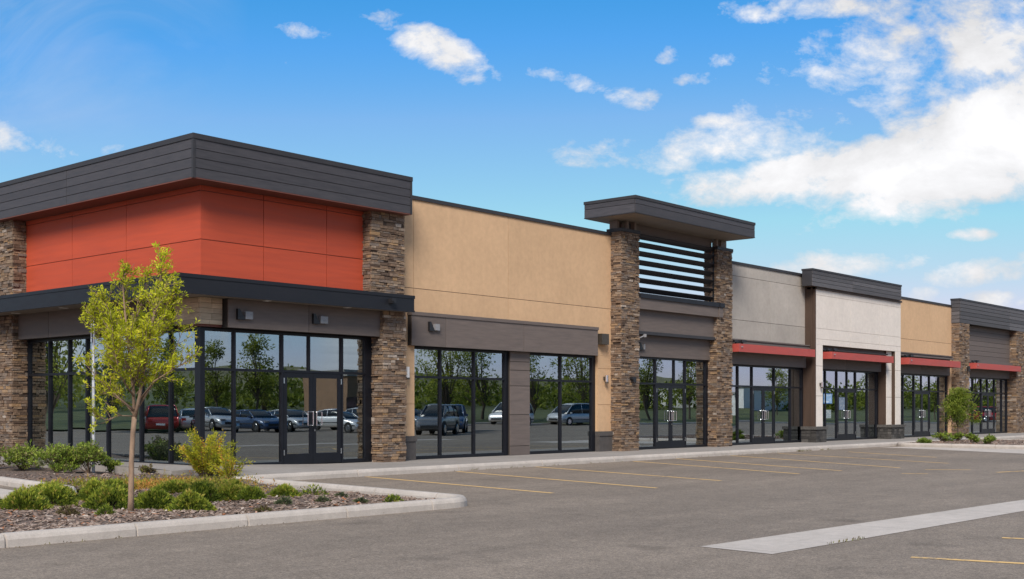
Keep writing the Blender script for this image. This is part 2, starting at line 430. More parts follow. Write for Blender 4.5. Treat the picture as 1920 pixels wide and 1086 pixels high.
# near planting bed: an L of mulch inside a kerb
swept_kerb('bed_kerb', [(-8, 12.72), (3, 12.66), (9, 12.58), (12.8, 12.5)] + arc(12.98, 13.12, 0.62, -88, -6, 8) + [(13.74, 14.2), (14.02, 16.6), (14.32, 19.72)])
swept_kerb('bed_kerb', [(11.75, 46), (11.45, 28), (11.2, 23.1), (10.75, 20.0)] + [(10.6, 19.3), (10.3, 18.75), (9.8, 18.45), (9.2, 18.35)] + [(4, 18.3), (-8, 18.3)])
sheet('gutter', [(-8, 18.8), (9.15, 18.83), (9.7, 18.95), (10.1, 19.4), (10.35, 20.2), (10.75, 23.1), (11.05, 28), (10.7, 28), (10.2, 23.1), (9.7, 20.2), (9.3, 19.6), (8.8, 19.4), (-8, 19.4)], 0.004, M['pan'])
def bed_right(y):
    return 13.47 + (y - 13)*0.115 if y < 19.9 else (14.63 if y < 21.6 else (14.08 if y < 23.8 else 14.53))
def in_bed(x, y):
    if 12.75 < y < 18.2 and x < bed_right(y) and (y > 13.2 or x < 12.9): return True
    return 18.0 <= y < 44 and 10.75 + max(0, y - 20)*0.15 < x < bed_right(y) if y < 23 else (11.35 + (y-23)*0.02 < x < bed_right(y) and y < 44)
def bed_z(x, y):
    return 0.085 - 0.05*max(0, min(1, (x - 11.2)/1.6))*max(0, min(1, (19 - y)/2)) + 0.03*math.sin(x*1.3 + y*0.7) + 0.02*math.sin(y*2.1 - x*0.9) + 0.012*math.sin(5*x)*math.sin(4.3*y)
b = MB(); st = 0.25
i0, i1, j0, j1 = int(-8/st), int(14.3/st), int(12.5/st), int(44/st)
for i in range(i0, i1):
    for j in range(j0, j1):
        x, y = i*st, j*st
        if in_bed(x + st/2, y + st/2):
            b.face([(x,y,bed_z(x,y)), (x+st,y,bed_z(x+st,y)), (x+st,y+st,bed_z(x+st,y+st)), (x,y+st,bed_z(x,y+st))])
# fill the rim between grid and kerb with a flat skirt a little lower
b.face([(-8,12.7,0.02),(12.8,12.55,0.02),(13.5,13.1,0.02),(14.1,19.7,0.02),(14.3,19.95,0.02),(10.6,19.95,0.02),(10.2,18.7,0.02),(9.2,18.35,0.02),(-8,18.3,0.02)])
b.face([(10.75,19.96,0.05),(14.64,19.96,0.05),(14.54,44,0.05),(11.75,44,0.05),(11.2,23.1,0.05)])
tag(b.build('planting_bed', M['mulch']), kind='structure')
def chips(name, n, sampler):
    b = MB(); c = 0
    while c < n:
        x, y, z = sampler()
        if z is None: continue
        c += 1
        L = random.uniform(0.018, 0.05); W = random.uniform(0.008, 0.018)
        a = random.uniform(0, math.pi); ti = random.uniform(-0.5, 0.5); ro = random.uniform(-0.4, 0.4)
        ax = Vector((math.cos(a)*math.cos(ti), math.sin(a)*math.cos(ti), math.sin(ti)))
        ay = Vector((-math.sin(a), math.cos(a), ro)).normalized(); az = ax.cross(ay)
        b.obox((x, y, z + 0.012), ax*L, ay*W, az*0.004, min(1, max(0, random.gauss(0.5, 0.26))))
    return tag(b.build(name, M['chips']), kind='stuff', label='scattered brown bark chips covering the planting bed', cat='mulch')
def samp_bed():
    x, y = random.uniform(3.5, 14), random.uniform(12.7, 24) if random.random() < 0.35 else random.uniform(12.7, 18)
    return (x, y, bed_z(x, y)) if in_bed(x, y) else (0, 0, None)
chips('mulch', 9000, samp_bed)

# far planting island
far_path = [(53.2, 19.4), (46.4, 19.45)] + arc(46.2, 18.75, 0.75, 95, 178, 6) + [(45.42, 15.5), (45.4, 12.2)] + arc(46.1, 11.6, 0.7, 180, 265, 6) + [(52.0, 10.9), (53.6, 11.6), (53.6, 18.6), (53.2, 19.4)]
swept_kerb('island_kerb', far_path)
b = MB(); b.face([(x, y, 0.13) for x, y in [(53.2,19.35),(46.3,19.4),(45.6,18.9),(45.5,12.1),(46,11.05),(52,10.95),(53.5,11.7),(53.5,18.6)]])
tag(b.build('island_bed', M['mulch']), kind='structure')
chips('mulch', 1800, lambda: (random.uniform(45.7, 53.2), random.uniform(13, 19.2), 0.13))
sheet('concrete_apron', [(44.2, 19.6), (44.6, 19.3), (45.2, 18.6), (45.26, 11), (40.1, 11), (40.9, 13.0), (43.0, 16.9)], 0.004, M['pan'])
sheet('concrete_apron', [(54.2, 17.6), (62, 17.6), (62, 18.1), (54.2, 18.1)], 0.004, M['pan'])
# valley gutter of pale concrete across the lot
sheet('drainage_pan', [(11.1, 6.93), (20.2, 6.47), (42, 5.5), (42, 4.55), (18.0, 5.76), (11.0, 6.0)], 0.005, M['pan'])
# stall lines
def line(p, q, w=0.105):
    p = Vector((*p, 0)); q = Vector((*q, 0)); d = (q - p).normalized(); n = Vector((-d.y, d.x, 0))*w/2
    sheet('parking_line', [(p+n)[:2], (q+n)[:2], (q-n)[:2], (p-n)[:2]], 0.004, M['line'])
for p, q in (((17.66,19.55),(16.41,13.28)), ((20.55,19.55),(18.74,12.64)), ((23.53,19.6),(21.51,12.92)), ((27.84,19.6),(24.94,12.92)),
             ((30.08,19.6),(26.85,12.8)), ((33.16,19.55),(29.14,12.31)), ((35.73,19.24),(32.41,12.33)), ((38.69,18.2),(36.11,14.12)),
             ((26.6,11.2),(26.9,10.7)), ((28.7,11.5),(29.3,10.6)), ((28.55,9.72),(31.5,9.0)),
             ((11.7,4.83),(12.6,1.0)), ((14.15,4.76),(15.0,1.2)), ((57.3,18.9),(56.2,13)), ((60.3,18.9),(59.2,13))):
    line(p, q)
# far verge and hills, mirrored in the shop glass
def VG(s, t): return (84 + 0.944*s + 0.33*t, -22 + 0.33*s - 0.944*t)
def grid(name, mat, ss, ts, zf, frame=VG):
    b = MB()
    for s0, s1 in zip(ss, ss[1:]):
        for t0, t1 in zip(ts, ts[1:]):
            b.face([(*frame(a, c), zf(a, c)) for a, c in ((s0, t0), (s0, t1), (s1, t1), (s1, t0))])
    return tag(b.build(name, mat, smooth=True), kind='structure')
def verge_z(s, t): return 0.12 + max(0, t - 3)*0.05 + 0.12*math.sin(s*0.21)*math.sin(t*0.3)
def hill_z(s, t): 
    k = min(1, max(0, t - 58)/110)
    return 2.0 + max(0, t - 58)*0.018 + k*(4.5*math.sin(s*0.013 + 0.8) + 2.5*math.sin(s*0.031 + t*0.02) + 1.0*math.sin(s*0.11))
grid('grass_verge', M['grass'], list(range(-150, 241, 6)), [0.1, 1.5, 3, 6, 10, 16, 24, 34, 46, 62], verge_z)
grid('hills', M['hill'], list(range(-330, 421, 10)), list(range(58, 350, 12)), hill_z)
a_, c_ = VG(-150, 0), VG(240, 0)
swept_kerb('verge_kerb', [a_, c_], 0.18, 0.15, 900)
WV = lambda s, t: (-18 - 0.8*t + 0.6*s, 62 + 0.6*t + 0.8*s)
grid('grass_verge', M['grass'], list(range(-80, 141, 6)), [0.1, 3, 6, 10, 16, 24, 40, 70], verge_z, WV)
grid('hills', M['hill'], list(range(-200, 300, 10)), list(range(58, 250, 12)), hill_z, WV)

# ------------------------------------------------------------------ building pieces
def clad(b, ax, p, a0, a1, z0, z1, aseams=(), zseams=(), th=0.03, gap=0.012, sign=1):
    """panels standing proud of the wall behind; ax 'Y' faces -Y, ax 'X' faces -X"""
    A = [a0] + sorted(aseams) + [a1]; Z = [z0] + sorted(zseams) + [z1]; g = gap/2
    for i, (u0, u1) in enumerate(zip(A, A[1:])):
        for k, (w0, w1) in enumerate(zip(Z, Z[1:])):
            x0 = u0 + (g if i else 0); x1 = u1 - (g if i < len(A)-2 else 0)
            y0 = w0 + (g if k else 0); y1 = w1 - (g if k < len(Z)-2 else 0)
            t = random.random()
            if ax == 'Y': b.box(x0, x1, p, p + th, y0, y1, t)
            else: b.box(p, p + th, x0, x1, y0, y1, t)

def stone_shaft(b, x0, x1, y0, y1, z0, z1, faces='FLR', hmin=0.038, hmax=0.10, lmin=0.09, lmax=0.34, pr=0.048):
    """stacked ledge stones laid round a shaft, each with its own projection and tone"""
    g = 0.010
    def tone(): 
        return random.choice((random.uniform(0, 1), random.uniform(0.1, 0.7), random.uniform(0.2, 0.66)))
    z = z0
    while z < z1 - 0.01:
        h = min(random.uniform(hmin, hmax), z1 - z)
        if z1 - z - h < 0.03: h = z1 - z
        for fc in faces:
            a0, a1 = ((x0, x1) if fc in 'FB' else (y0, y1))
            a = a0 - (random.uniform(0.0, pr) if fc in 'FB' else 0); end = a1 + (random.uniform(0.0, pr) if fc in 'FB' else 0)
            while a < end - 0.01:
                L = random.uniform(lmin, lmax)
                if end - a - L < 0.09: L = end - a
                d = random.uniform(0.008, pr); t = tone(); u0, u1 = a + g*0.5, a + L - g*0.5
                hh = h - g
                if L > 0.2 and h > 0.075 and random.random() < 0.25:
                    parts = ((z, h*0.48 - g), (z + h*0.48, h*0.52 - g))
                else: parts = ((z, hh),)
                for zz, dz in parts:
                    d2 = d + random.uniform(-0.006, 0.006)
                    if fc == 'F': b.box(u0, u1, y0 - d2, y0 + 0.02, zz, zz + dz, t, 0.004)
                    elif fc == 'B': b.box(u0, u1, y1 - 0.02, y1 + d2, zz, zz + dz, t, 0.004)
                    elif fc == 'L': b.box(x0 - d2, x0 + 0.02, u0, u1, zz, zz + dz, t, 0.004)
                    else: b.box(x1 - 0.02, x1 + d2, u0, u1, zz, zz + dz, t, 0.004)
                    t = min(1, max(0, t + random.uniform(-0.2, 0.2)))
                a += L
        z += h
def pillar(parent, shafts, faces='FLR', mat='stone', name='stone_pillar', **kw):
    b = MB()
    for s in shafts: stone_shaft(b, *s, faces=faces, **kw)
    o = b.build(name, M[mat], parent)
    c = MB()
    for x0, x1, y0, y1, z0, z1 in shafts: c.box(x0+0.004, x1-0.004, y0+0.004, y1-0.004, z0+0.003, z1-0.003)
    c.build('mortar_core', M['mortar'], o)
    return o

FW = 0.055
def storefront(parent, ax, p, a0, a1, bars, zb, zm, zt, door=None, tmid=None, e0=0.09, e1=0.12, gz=None):
    """black aluminium shop front: frame with two tiers of panes; a pair of glazed doors if given.
    p = front of the frame, bars = centres of uprights"""
    D = 0.12
    def bx(b, u0, u1, d0, d1, z0, z1):
        if ax == 'Y': b.box(u0, u1, p + d0, p + d1, z0, z1)
        else: b.box(p + d0, p + d1, u0, u1, z0, z1)
    f = MB()
    bx(f, a0, a0 + e0, 0, D, zb, zt); bx(f, a1 - e1, a1, 0, D, zb, zt)
    ups = sorted(bars); edges = [a0 + e0]
    for u in ups:
        bx(f, u - FW/2, u + FW/2, 0.002, D - 0.002, zb, zt); edges += [u - FW/2, u + FW/2]
    edges.append(a1 - e1)
    spans = list(zip(edges[0::2], edges[1::2]))
    g = MB()
    def pn(u0, u1, z0, z1):
        a, e = random.gauss(0, 0.0014), random.gauss(0, 0.0014); hu, hz, d = (u1 - u0)/2, (z1 - z0)/2, p + 0.059
        if ax == 'Y': g.obox((u0 + hu, d, z0 + hz), (hu, hu*a, 0), (0, 0.004, 0), (0, hz*e, hz))
        else: g.obox((d, u0 + hu, z0 + hz), (hu*a, hu, 0), (-0.004, 0, 0), (hz*e, 0, hz))
    for s0, s1 in spans:
        isdoor = door and s0 > door[0] - 0.1 and s1 < door[1] + 0.1
        bx(f, s0 - 0.001, s1 + 0.001, 0.004, D - 0.004, zt - 0.065, zt - 0.001)
        bx(f, s0 - 0.001, s1 + 0.001, 0.004, D - 0.004, zm - 0.03, zm + 0.03)
        if not isdoor: bx(f, s0 - 0.001, s1 + 0.001, 0.004, D - 0.004, zb, zb + 0.085)
        tops = [s0, s1]
        if isdoor and tmid:
            bx(f, tmid - 0.022, tmid + 0.022, 0.006, D - 0.006, zm + 0.029, zt - 0.064)
            tops = [s0, tmid - 0.02, tmid + 0.02, s1]
        for q0, q1 in zip(tops[0::2], tops[1::2]): pn(q0 - 0.004, q1 + 0.004, zm + 0.028, zt - 0.062)
        if not isdoor: pn(s0 - 0.004, s1 + 0.004, zb + 0.08, zm - 0.028)
    w = f.build('shop_window', M['frame'], parent)
    g.build('pane', M['glass'], w)
    if door:
        mid = (door[0] + door[1])/2
        for k, (d0, d1) in enumerate(((door[0] + 0.012, mid - 0.004), (mid + 0.004, door[1] - 0.012))):
            z0, z1 = zb + 0.012, zm - 0.036; st = 0.095
            dm = MB(); q = 0.012
            for u0, u1, w0, w1 in ((d0, d0+st, z0, z1), (d1-st, d1, z0, z1), (d0+st, d1-st, z0, z0+0.25), (d0+st, d1-st, z1-0.11, z1)):
                dm.box(u0, u1, p + q, p + q + 0.05, w0, w1)
            dr = dm.build('glass_door', M['frame'], parent)
            MB().box(d0+st-0.004, d1-st+0.004, p+q+0.02, p+q+0.028, z0+0.246, z1-0.106).build('pane', M['glass'], dr)
            hx = d1 - 0.05 if k == 0 else d0 + 0.05; s = -1 if k == 0 else 1
            hz = zb + 0.93
            hb = MB().tube([(hx, p+q, hz), (hx, p-0.06, hz), (hx + s*0.0, p-0.065, hz+0.02), (hx, p-0.065, hz+0.31), (hx, p-0.06, hz+0.33), (hx, p+q, hz+0.33)], 0.014, 8)
            hb.tube([(hx, p-0.062, hz+0.006), (hx + s*0.16, p-0.062, hz+0.006), (hx + s*0.16, p-0.062, hz+0.325), (hx, p-0.062, hz+0.325)], 0.012, 8)
            hb.build('handle', M['steel'], dr)
            hg = MB(); ex = d0 if k == 0 else d1
            for zz in (z0 + 0.22, z1 - 0.25): hg.box(ex - 0.014, ex + 0.014, p - 0.004, p + q + 0.002, zz, zz + 0.13)
            hg.build('hinge', M['steel'], dr)
            if k == 1:
                MB().box(hx - 0.012, hx + 0.012, p + q - 0.006, p + q + 0.001, hz - 0.14, hz - 0.09).build('lock', M['steel'], dr)
            MB().box(d0 + st, d1 - st, p+q+0.051, p+q+0.085, hz + 0.02, hz + 0.06).build('push_bar', M['steel'], dr)
    return w

def room(parent, x0, x1, y0, y1, z1=3.75, floor=0.165):
    b = MB()
    b.box(x0, x1, y1 - 0.1, y1, floor, z1); b.box(x0, x0 + 0.06, y0 + 0.3, y1 - 0.1, floor, z1); b.box(x1 - 0.06, x1, y0 + 0.3, y1 - 0.1, floor, z1)
    b.box(x0, x1, y0, y1, z1, z1 + 0.1)
    b.build('interior_wall', M['inwall'], parent)
    MB().box(x0, x1, y0, y1, 0.05, floor).build('interior_floor', M['infloor'], parent)

def sconce(parent, x, z, y, wide=0.34):
    """black triangular bracket with a frosted glass box beside it"""
    b = MB(); n = len(b.v); d = 0.07
    tri = [(x - 0.01, z - 0.115), (x + 0.19, z - 0.115), (x + 0.04, z + 0.125), (x - 0.01, z + 0.125)]
    b.v += [(p[0], y - d, p[1]) for p in tri] + [(p[0], y, p[1]) for p in tri]
    for q in ((0,1,2,3), (4,7,6,5), (0,4,5,1), (1,5,6,2), (2,6,7,3), (3,7,4,0)): b.f.append(tuple(n+i for i in q)); b.t.append(0.5)
    o = b.build('wall_lamp', M['black'], parent)
    MB().box(x + 0.192, x + wide + 0.06, y - 0.08, y, z - 0.095, z + 0.075).build('lens', M['lens'], o)
def tube_lamp(parent, x, z, y, h=0.28, mat='whitepaint'):
    b = MB(); b.box(x - 0.05, x + 0.05, y - 0.05, y, z - 0.04, z + 0.06)
    o = b.build('wall_lamp', M['bronze'], parent)
    MB().tube([(x, y - 0.1, z - h/2), (x, y - 0.1, z + h/2)], 0.055, 12).build('lamp_shade', M[mat], o)
    MB().tube([(x, y - 0.1, z - h/2 - 0.05), (x, y - 0.1, z - h/2 - 0.002)], 0.06, 12).build('lamp_cap', M['bronze'], o)

def awning(parent, x0, x1, ya, yw, z0, z1):
    b = MB(); th = 0.035
    b.box(x0, x1, ya, ya + th, z0, z1, 0.5)
    b.box(x0, x0 + th, ya + th, yw, z0, z1, 0.3); b.box(x1 - th, x1, ya + th, yw, z0, z1, 0.3)
    o = b.build('awning', M['awning'], parent)
    s = MB(); s.box(x0 + th, x1 - th, ya + th, yw, z0 + 0.05, z0 + 0.08); 
    n = int((x1 - x0)/0.9)
    for i in range(1, n): 
        u = x0 + (x1 - x0)*i/n; s.box(u - 0.025, u + 0.025, ya + th, yw, z0 + 0.081, z1 - 0.02)
    s.build('awning_deck', M['soffit_grey'], o)
    l = MB(); l.box(x0 - 0.02, x0 + 0.52, ya + 0.16, ya + 0.26, z1 + 0.055, z1 + 0.13); l.box(x0 + 0.12, x0 + 0.17, ya + 0.18, ya + 0.24, z1 - 0.01, z1 + 0.055)
    l.box(x0 + 0.40, x0 + 0.72, ya + 0.10, ya + 0.28, z1 + 0.065, z1 + 0.15)
    l.box(x0 + 0.5, x0 + 0.55, ya + 0.14, ya + 0.2, z1 - 0.01, z1 + 0.065)
    l.build('sign_light', M['black'], o)
    k = MB(); k.box(x0 + 0.16, x0 + 0.21, ya - 0.05, ya, z0 + 0.16, z0 + 0.20); k.build('security_camera', M['lens'], o)

def parapet_wall(parent, mat, x0, x1, y, z0, ztop, vs, zs, capmat='trim'):
    b = MB(); clad(b, 'Y', y, x0, x1, z0, ztop - 0.1, vs, zs, th=0.02, gap=0.014)
    w = b.build('wall', M[mat], parent)
    MB().box(x0, x1, y + 0.018, y + 0.3, z0 + 0.003, ztop - 0.1).build('wall_core', M['sealant'], w)
    MB().box(x0, x1, y - 0.035, y + 0.33, ztop - 0.1, ztop).build('parapet_cap', M[capmat], parent)
    return w
def roof(parent, x0, x1, y0, y1, z):
    b = MB(); b.box(x0, x1, y0, y1, z - 0.15, z); b.box(x0, x1, y1 - 0.2, y1, 0.1, z - 0.15)
    b.build('roof', M['roof'], parent)

# ------------------------------------------------------------------ corner shop
u = thing('corner_shop', 'corner shop with bright red panels under a deep charcoal fascia and slim canopy', 'shop', (15.35, 22.4, 0.15))
XE = 21.17
# red walls
b = MB()
clad(b, 'Y', 22.30, 15.29, 20.3, 4.30, 6.44, (16.99, 18.87), (5.22, 6.29), th=0.03, gap=0.016)
clad(b, 'X', 15.29, 22.332, 30.4, 4.30, 6.44, (25.3, 27.78), (5.22, 6.29), th=0.03, gap=0.016)
w = b.build('red_wall', M['red'], u)
c = MB(); c.box(15.317, 20.4, 22.327, 22.6, 3.31, 6.44); c.box(15.317, 15.6, 22.6, 30.4, 3.31, 6.44); c.build('wall_core', M['soffit'], w)
# fascia
b = MB(); zs = (6.63, 6.84, 7.04)
clad(b, 'Y', 21.72, 14.735, XE, 6.43, 7.25, (), zs, th=0.03, gap=0.014)
clad(b, 'X', 14.71, 21.75, 40, 6.43, 7.25, (27.0, 33), zs, th=0.03, gap=0.014)
f = b.build('fascia', M['fascia'], u)
c = MB(); c.box(14.737, XE, 21.747, 22.55, 6.435, 7.25); c.box(14.737, 15.6, 22.55, 40, 6.435, 7.25); c.box(XE - 0.3, XE, 22.55, 40, 6.435, 7.25); c.build('fascia_core', M['sealant'], f)
c = MB(); c.box(14.69, XE + 0.02, 21.70, 22.56, 7.25, 7.36); c.box(14.69, 15.62, 22.56, 40, 7.25, 7.36); c.box(XE - 0.32, XE + 0.02, 22.56, 40, 7.25, 7.36)
c.build('coping', M['trim'], f)
c = MB(); c.box(14.70, 14.76, 21.71, 21.718, 6.41, 7.25); c.box(14.702, 14.709, 21.719, 21.78, 6.41, 7.25); c.box(XE - 0.05, XE + 0.01, 21.708, 21.718, 6.41, 7.25)
c.build('corner_trim', M['trim'], f)
c = MB(); c.box(14.715, XE - 0.003, 21.725, 22.3, 6.405, 6.432); c.box(14.715, 15.3, 22.3, 40, 6.405, 6.432); c.build('soffit', M['soffit'], f)
# canopy
b = MB(); b.box(14.31, XE, 21.63, 22.325, 3.955, 4.27); b.box(14.31, 15.315, 22.325, 40, 3.955, 4.27)
k = b.build('canopy', M['canopy'], u)
c = MB(); c.box(14.295, XE + 0.015, 21.615, 22.298, 4.27, 4.35); c.box(14.295, 15.288, 22.298, 40, 4.27, 4.35); c.build('canopy_flashing', M['canopy'], k)
c = MB(); c.box(14.30, XE + 0.01, 21.618, 21.66, 3.93, 3.975); c.box(14.30, 14.35, 21.66, 40, 3.93, 3.975); c.build('drip_edge', M['canopy'], k)
c = MB(); c.box(14.35, XE - 0.01, 21.66, 22.32, 3.945, 3.956); c.box(14.35, 15.31, 22.32, 40, 3.945, 3.956); c.build('canopy_soffit', M['soffit_grey'], k)
c = MB(); c.box(20.28, 20.42, 21.5, 21.63, 4.1, 4.22); c.box(20.3, 20.34, 21.46, 21.5, 4.12, 4.16); c.build('security_camera', M['black'], k)
c = MB()
for q in (24.4, 27.2, 29.6): c.box(14.65, 14.85, q - 0.07, q + 0.07, 3.935, 3.944)
for q in (16.8, 19.2): c.box(q - 0.07, q + 0.07, 21.85, 22.0, 3.935, 3.944)
c.build('downlight', M['whitepaint'], k)
# header panels and cream blocks
b = MB(); clad(b, 'Y', 22.08, 15.86, 20.43, 3.30, 3.944, (18.14,), (), th=0.03, gap=0.014)
clad(b, 'X', 15.10, 23.25, 30.18, 3.30, 3.944, (26.3, 28.6), (), th=0.03, gap=0.014)
h = b.build('header_panel', M['panel'], u)
c = MB(); c.box(15.862, 20.428, 22.107, 22.33, 3.303, 3.94); c.box(15.127, 15.32, 23.252, 30.178, 3.303, 3.94); c.build('header_core', M['sealant'], h)
b = MB(); zz = [3.36, 3.46, 3.60, 3.71, 3.83, 3.944]
for z0, z1 in zip(zz, zz[1:]):
    m1 = random.uniform(15.45, 15.7); m2 = random.uniform(22.6, 23.0)
    for a0, a1 in ((15.24, m1), (m1, 15.83)): b.box(a0 + 0.002, a1 - 0.002, 22.26, 22.33, z0 + 0.003, z1 - 0.003, random.random())
    for a0, a1 in ((22.333, m2), (m2, 23.24)): b.box(15.24, 15.31, a0 + 0.002, a1 - 0.002, z0 + 0.003, z1 - 0.003, random.random())
b.build('cream_block_band', M['cream'], u)
sconce(u, 16.08, 3.60, 22.08, 0.33); sconce(u, 18.24, 3.62, 22.08, 0.36)
# shop fronts
bars = [16.27, 17.62, 19.46]
storefront(u, 'Y', 22.40, 15.35, 20.46, bars, 0.162, 2.375, 3.29, (17.65, 19.43), 18.43, 0.12, 0.25)
storefront(u, 'X', 15.352, 22.523, 30.22, [23.62, 24.82, 26.27, 27.24, 28.09, 29.08], 0.175, 2.375, 3.29, None, None, 0.09, 0.09)
room(u, 15.48, 20.9, 22.53, 38.5)
b = MB(); b.box(15.4, 20.46, 22.45, 22.6, 0.0, 0.163); b.box(15.4, 15.55, 22.6, 38, 0.0, 0.174); b.build('foundation', M['plinth'], u)
b = MB()
for px_, py_ in ((15.95, 29.35), (15.95, 28.35), (17.2, 26.6), (16.6, 31.2)):
    b.box(px_ - 0.2, px_ + 0.2, py_ - 0.2, py_ + 0.2, 0.165, 3.745)
b.build('interior_column', M['whitepaint'], u)
pillar(u, [(20.45, 21.19, 22.0, 22.9, 0.15, 3.95), (20.06, 21.16, 22.02, 22.9, 4.345, 6.41)], 'FLR')
pillar(u, [(14.98, 15.9, 30.22, 31.5, 0.1, 3.95), (14.95, 15.9, 30.14, 31.5, 4.345, 6.41)], 'FLR')
b = MB(); b.box(15.4, 15.6, 31.5, 38.7, 0.1, 6.5); b.build('side_wall', M['panel'], u)
roof(u, 15.45, 21.0, 22.56, 38.7, 6.9)

# ------------------------------------------------------------------ tan shop
u = thing('tan_shop', 'long tan stucco shop with two black framed windows between stone pillars', 'shop', (25.9, 22.4, 0.15))
parapet_wall(u, 'tan', 21.17, 30.66, 22.40, 3.16, 7.07, (21.9, 25.67), (4.65,))
b = MB(); clad(b, 'Y', 22.40, 21.17, 21.93, 0.78, 3.157, (), (1.62, 2.4), th=0.02); clad(b, 'Y', 22.40, 29.93, 30.66, 0.78, 3.157, (), (1.62, 2.75), th=0.02)
w = b.build('wall', M['tan'], u)
c = MB(); c.box(21.17, 21.93, 22.418, 22.7, 0.78, 3.157); c.box(29.93, 30.66, 22.418, 22.7, 0.78, 3.157); c.build('wall_core', M['tan'], w)
b = MB()
for x0, x1 in ((21.2, 21.93), (29.93, 30.62)):
    b.box(x0, x1, 22.34, 22.7, 0.14, 0.64, 0.4); b.box(x0 - 0.01, x1 + 0.02, 22.315, 22.7, 0.64, 0.78, 0.7)
b.build('plinth', M['plinth'], u)
b = MB(); clad(b, 'Y', 22.24, 21.68, 29.72, 3.14, 3.93, (22.95, 26.17), (), th=0.03, gap=0.014)
h = b.build('header_panel', M['panel'], u)
MB().box(21.682, 29.718, 22.267, 22.398, 3.142, 3.93).build('header_core', M['sealant'], h)
MB().box(21.66, 29.74, 22.215, 22.397, 3.93, 4.02).build('header_flashing', M['panel'], h)
storefront(u, 'Y', 22.50, 21.935, 25.78, [23.03, 24.37], 0.155, 2.335, 3.135, None, None, 0.05, 0.15)
storefront(u, 'Y', 22.50, 26.65, 29.925, [28.22], 0.155, 2.335, 3.135, None, None, 0.05, 0.17)
b = MB(); clad(b, 'Y', 22.42, 25.782, 26.648, 0.155, 3.137, (), (0.42, 1.32, 2.15, 2.6, 2.85), th=0.03, gap=0.014)
p_ = b.build('pier_panel', M['panel'], u)
MB().box(25.784, 26.646, 22.447, 22.7, 0.155, 3.137).build('pier_core', M['sealant'], p_)
sconce(u, 22.28, 3.66, 22.24, 0.30)
tube_lamp(u, 21.58, 2.44, 22.40)
tube_lamp(u, 30.26, 2.44, 22.40, 0.2, 'steel')
b = MB(); b.box(29.86, 30.22, 22.18, 22.38, 3.50, 3.83); o = b.build('wall_lamp', M['bronze'], u); MB().box(30.221, 30.30, 22.24, 22.38, 3.50, 3.72).build('lens', M['lens'], o)
room(u, 21.2, 30.6, 22.70, 34.0)
MB().box(21.2, 30.62, 22.55, 22.72, 0.0, 0.154).build('foundation', M['plinth'], u)
roof(u, 21.18, 30.65, 22.70, 34.2, 5.2)

# ------------------------------------------------------------------ entrance tower
u = thing('entrance_tower', 'stone pillared entrance tower with open louvres under a floating flat roof', 'shop', (33.9, 22.4, 0.15))
p1_ = pillar(u, [(30.64, 31.55, 22.0, 22.50, 0.15, 7.09)], 'FLRB', hmin=0.038, hmax=0.09, lmin=0.08, lmax=0.32)
p2_ = pillar(u, [(36.37, 37.34, 22.0, 22.50, 0.15, 7.09)], 'FLRB', hmin=0.038, hmax=0.09, lmin=0.08, lmax=0.32)
MB().box(30.60, 31.60, 21.95, 22.56, 7.09, 7.19).build('pillar_cap', M['trim'], p1_)
MB().box(36.33, 37.39, 21.95, 22.56, 7.09, 7.19).build('pillar_cap', M['trim'], p2_)
RX0, RX1, RY0, RY1 = 29.92, 37.18, 20.97, 22.92
b = MB()
clad(b, 'Y', RY0, RX0 + 0.02, RX1, 7.50, 7.92, (), (7.76,), th=0.03, gap=0.014)
clad(b, 'X', RX0, RY0 + 0.03, RY1, 7.50, 7.92, (), (7.76,), th=0.03, gap=0.014)
o = b.build('tower_roof', M['fascia'], u)
MB().box(RX0 + 0.027, RX1, RY0 + 0.027, RY1, 7.502, 7.92).build('roof_core', M['sealant'], o)
MB().box(RX0 - 0.02, RX1 + 0.02, RY0 - 0.02, RY1 + 0.02, 7.92, 8.01).build('coping', M['trim'], o)
MB().box(RX0 - 0.008, RX1 + 0.008, RY0 - 0.01, RY1 + 0.01, 7.475, 7.503).build('drip_edge', M['trim'], o)
MB().box(RX0 + 0.03, RX1 - 0.03, RY0 + 0.03, RY1 - 0.03, 7.462, 7.477).build('soffit', M['soffit_grey'], o)
b = MB()
for x0, x1, y0, y1 in ((30.68, 30.78, 22.2, 22.5), (31.02, 31.10, 22.05, 22.15), (31.02, 31.1, 22.4, 22.5), (31.42, 31.52, 22.05, 22.2), (36.42, 36.52, 22.05, 22.15), (36.42, 36.52, 22.4, 22.5), (36.85, 37.20, 22.12, 22.5)):
    b.box(x0, x1, y0, y1, 7.19, 7.463)
b.build('roof_bracket', M['soffit_grey'], u)
b = MB(); b.box(31.1, 31.42, 22.3, 22.45, 7.192, 7.462); b.build('beam_end', M['soffit_grey'], u)
MB().box(31.56, 36.36, 22.22, 22.45, 7.13, 7.463).build('roof_beam', M['panel'], u)
for z in (7.05, 6.79, 6.50, 6.21, 5.92, 5.63, 5.33):
    b = MB(); yc = 22.2
    b.obox((33.96, yc, z + 0.02), (2.40, 0, 0), (0, 0.075, -0.066), (0, 0.009, 0.010))
    b.build('louvre', M['trim'], u)
b = MB(); b.box(31.56, 31.60, 22.10, 22.16, 5.2, 7.13); b.box(36.32, 36.36, 22.10, 22.16, 5.2, 7.13); b.build('louvre_frame', M['black'], u)
b = MB(); b.box(31.56, 36.36, 21.93, 22.12, 4.70, 5.05); b.box(36.36, 36.62, 21.90, 21.955, 4.70, 5.05); s_ = b.build('sill_board', M['panel'], u)
c = MB(); c.box(31.56, 36.36, 21.88, 22.45, 5.05, 5.20); c.box(36.36, 36.66, 21.86, 21.955, 5.05, 5.20); c.build('sill_flashing', M['canopy'], s_)
b = MB(); clad(b, 'Y', 22.12, 31.56, 36.36, 4.0, 4.70, (), (), th=0.03)
